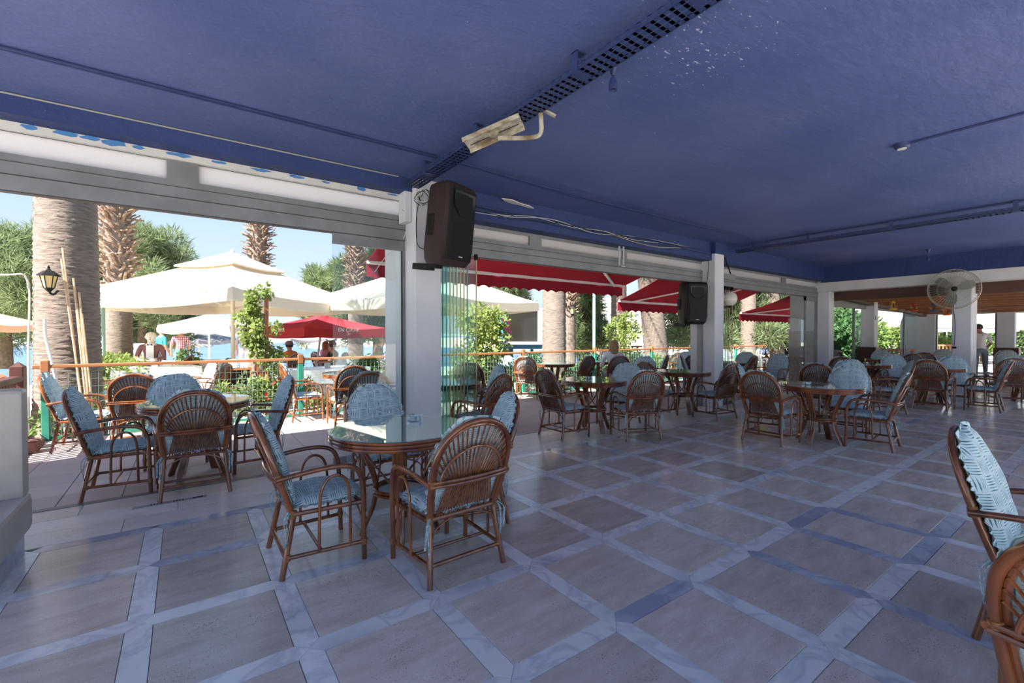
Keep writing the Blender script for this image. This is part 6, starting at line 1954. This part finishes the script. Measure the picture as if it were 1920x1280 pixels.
# slatted wooden benches outside the far room
def bench(px, d, wd, label, rot):
    x, y = at(px, d)
    o = empty('slatted_bench', (x, y, -.1), R(rot), label, 'bench', 'slatted wooden benches')
    wdm = mat('red_brown_wood_%d' % px, (.34, .12, .06), .6)
    MB().box(-wd / 2, wd / 2, 0, .45, .42, .46).build('seat', wdm, o, False)
    MB().box(-wd / 2, wd / 2, -.04, 0, .90, .98).build('top_rail', wdm, o, False)
    MB().box(-wd / 2, wd / 2, -.04, 0, .66, .71).build('middle_rail', wdm, o, False)
    n = int(wd / .14)
    sm = MB().box(-.025, .025, -.03, -.01, .46, .92).mesh('slat', wdm, False)
    for k in range(n): inst('slat', sm, o, (-wd / 2 + (k + .5) * wd / n, 0, 0))
    for sx in (-1, 1):
        for yy in (-.04, .40): MB().box(sx * wd / 2 - .04, sx * wd / 2 + .04, yy, yy + .06, 0, .46 if yy > 0 else .98).build('leg', wdm, o, False)
    return o
bench(1675, 16.8, 2.0, 'red-brown slatted bench outside the far room corner', -20)
bench(1768, 24.0, 2.2, 'red-brown slatted bench beyond the end window', -60)
bench(1798, 25.0, 2.2, 'second red-brown slatted bench beyond the end window', -60)
# waiter statue holding a tray
so_, hc = person(gp(283, 10.9, -.28), 262, 'painted waiter statue with maroon jacket and tray', 'stand', tone('maroon', (.20, .09, .09)), tone('dark_trouser', (.05, .05, .05)), skin=mat('statue_plaster', (.72, .66, .55), .7), hair=mat('statue_hair', (.66, .62, .54), .8), statue=True, name='waiter_statue', sleeve='long', arms={-1: ((-.27, .05, 1.14), (-.14, .30, 1.10)), 1: ((.27, .05, 1.14), (.16, .30, 1.10))})
MB().bbox(-.075, .075, .10, .135, 1.10, 1.47, .02).build('shirt_front', WHITESH, so_, False)
m = MB(); m.add([(-.05, .14, 1.46), (-.05, .14, 1.42), (0, .145, 1.44), (.05, .14, 1.46), (.05, .14, 1.42), (-.05, .125, 1.46), (-.05, .125, 1.42), (0, .12, 1.44), (.05, .125, 1.46), (.05, .125, 1.42)], [(0, 1, 2), (2, 4, 3), (5, 7, 6), (7, 8, 9), (0, 5, 6, 1), (3, 4, 9, 8)]); m.build('bow_tie', BLACK, so_, False)
m = MB(); m.lathe([(0, 1.07), (.19, 1.07), (.20, 1.09), (.19, 1.085), (0, 1.08)], 20, c=(0, .36, 0)); m.build('tray', STEEL, so_)
for k, (px, d) in enumerate(((1085, 22), (1100, 24), (1180, 22), (1196, 24), (1075, 26))):
    x, y = at(px, d)
    o = empty('sunbed', (x, y, -.1 if d < 23 else -.4), 1.0, 'blue sunbed on the beach under the hotel', 'sunbed', 'blue sunbeds on the beach')
    BL = mat('sunbed_blue_%d' % k, (.06, .12, .45), .7)
    MB().bbox(-.3, .3, -.9, .5, .28, .34, .02).build('mattress', BL, o, False)
    m = MB(); m.obox((0, .75, .5), (1, 0, 0), (0, .8, .6), (0, -.6, .8), .3, .33, .03); m.build('backrest', BL, o, False)
    for sx in (-.26, .26):
        for yy in (-.8, .4): MB().box(sx - .02, sx + .02, yy - .02, yy + .02, 0, .28).build('leg', WHITEMETAL, o, False)
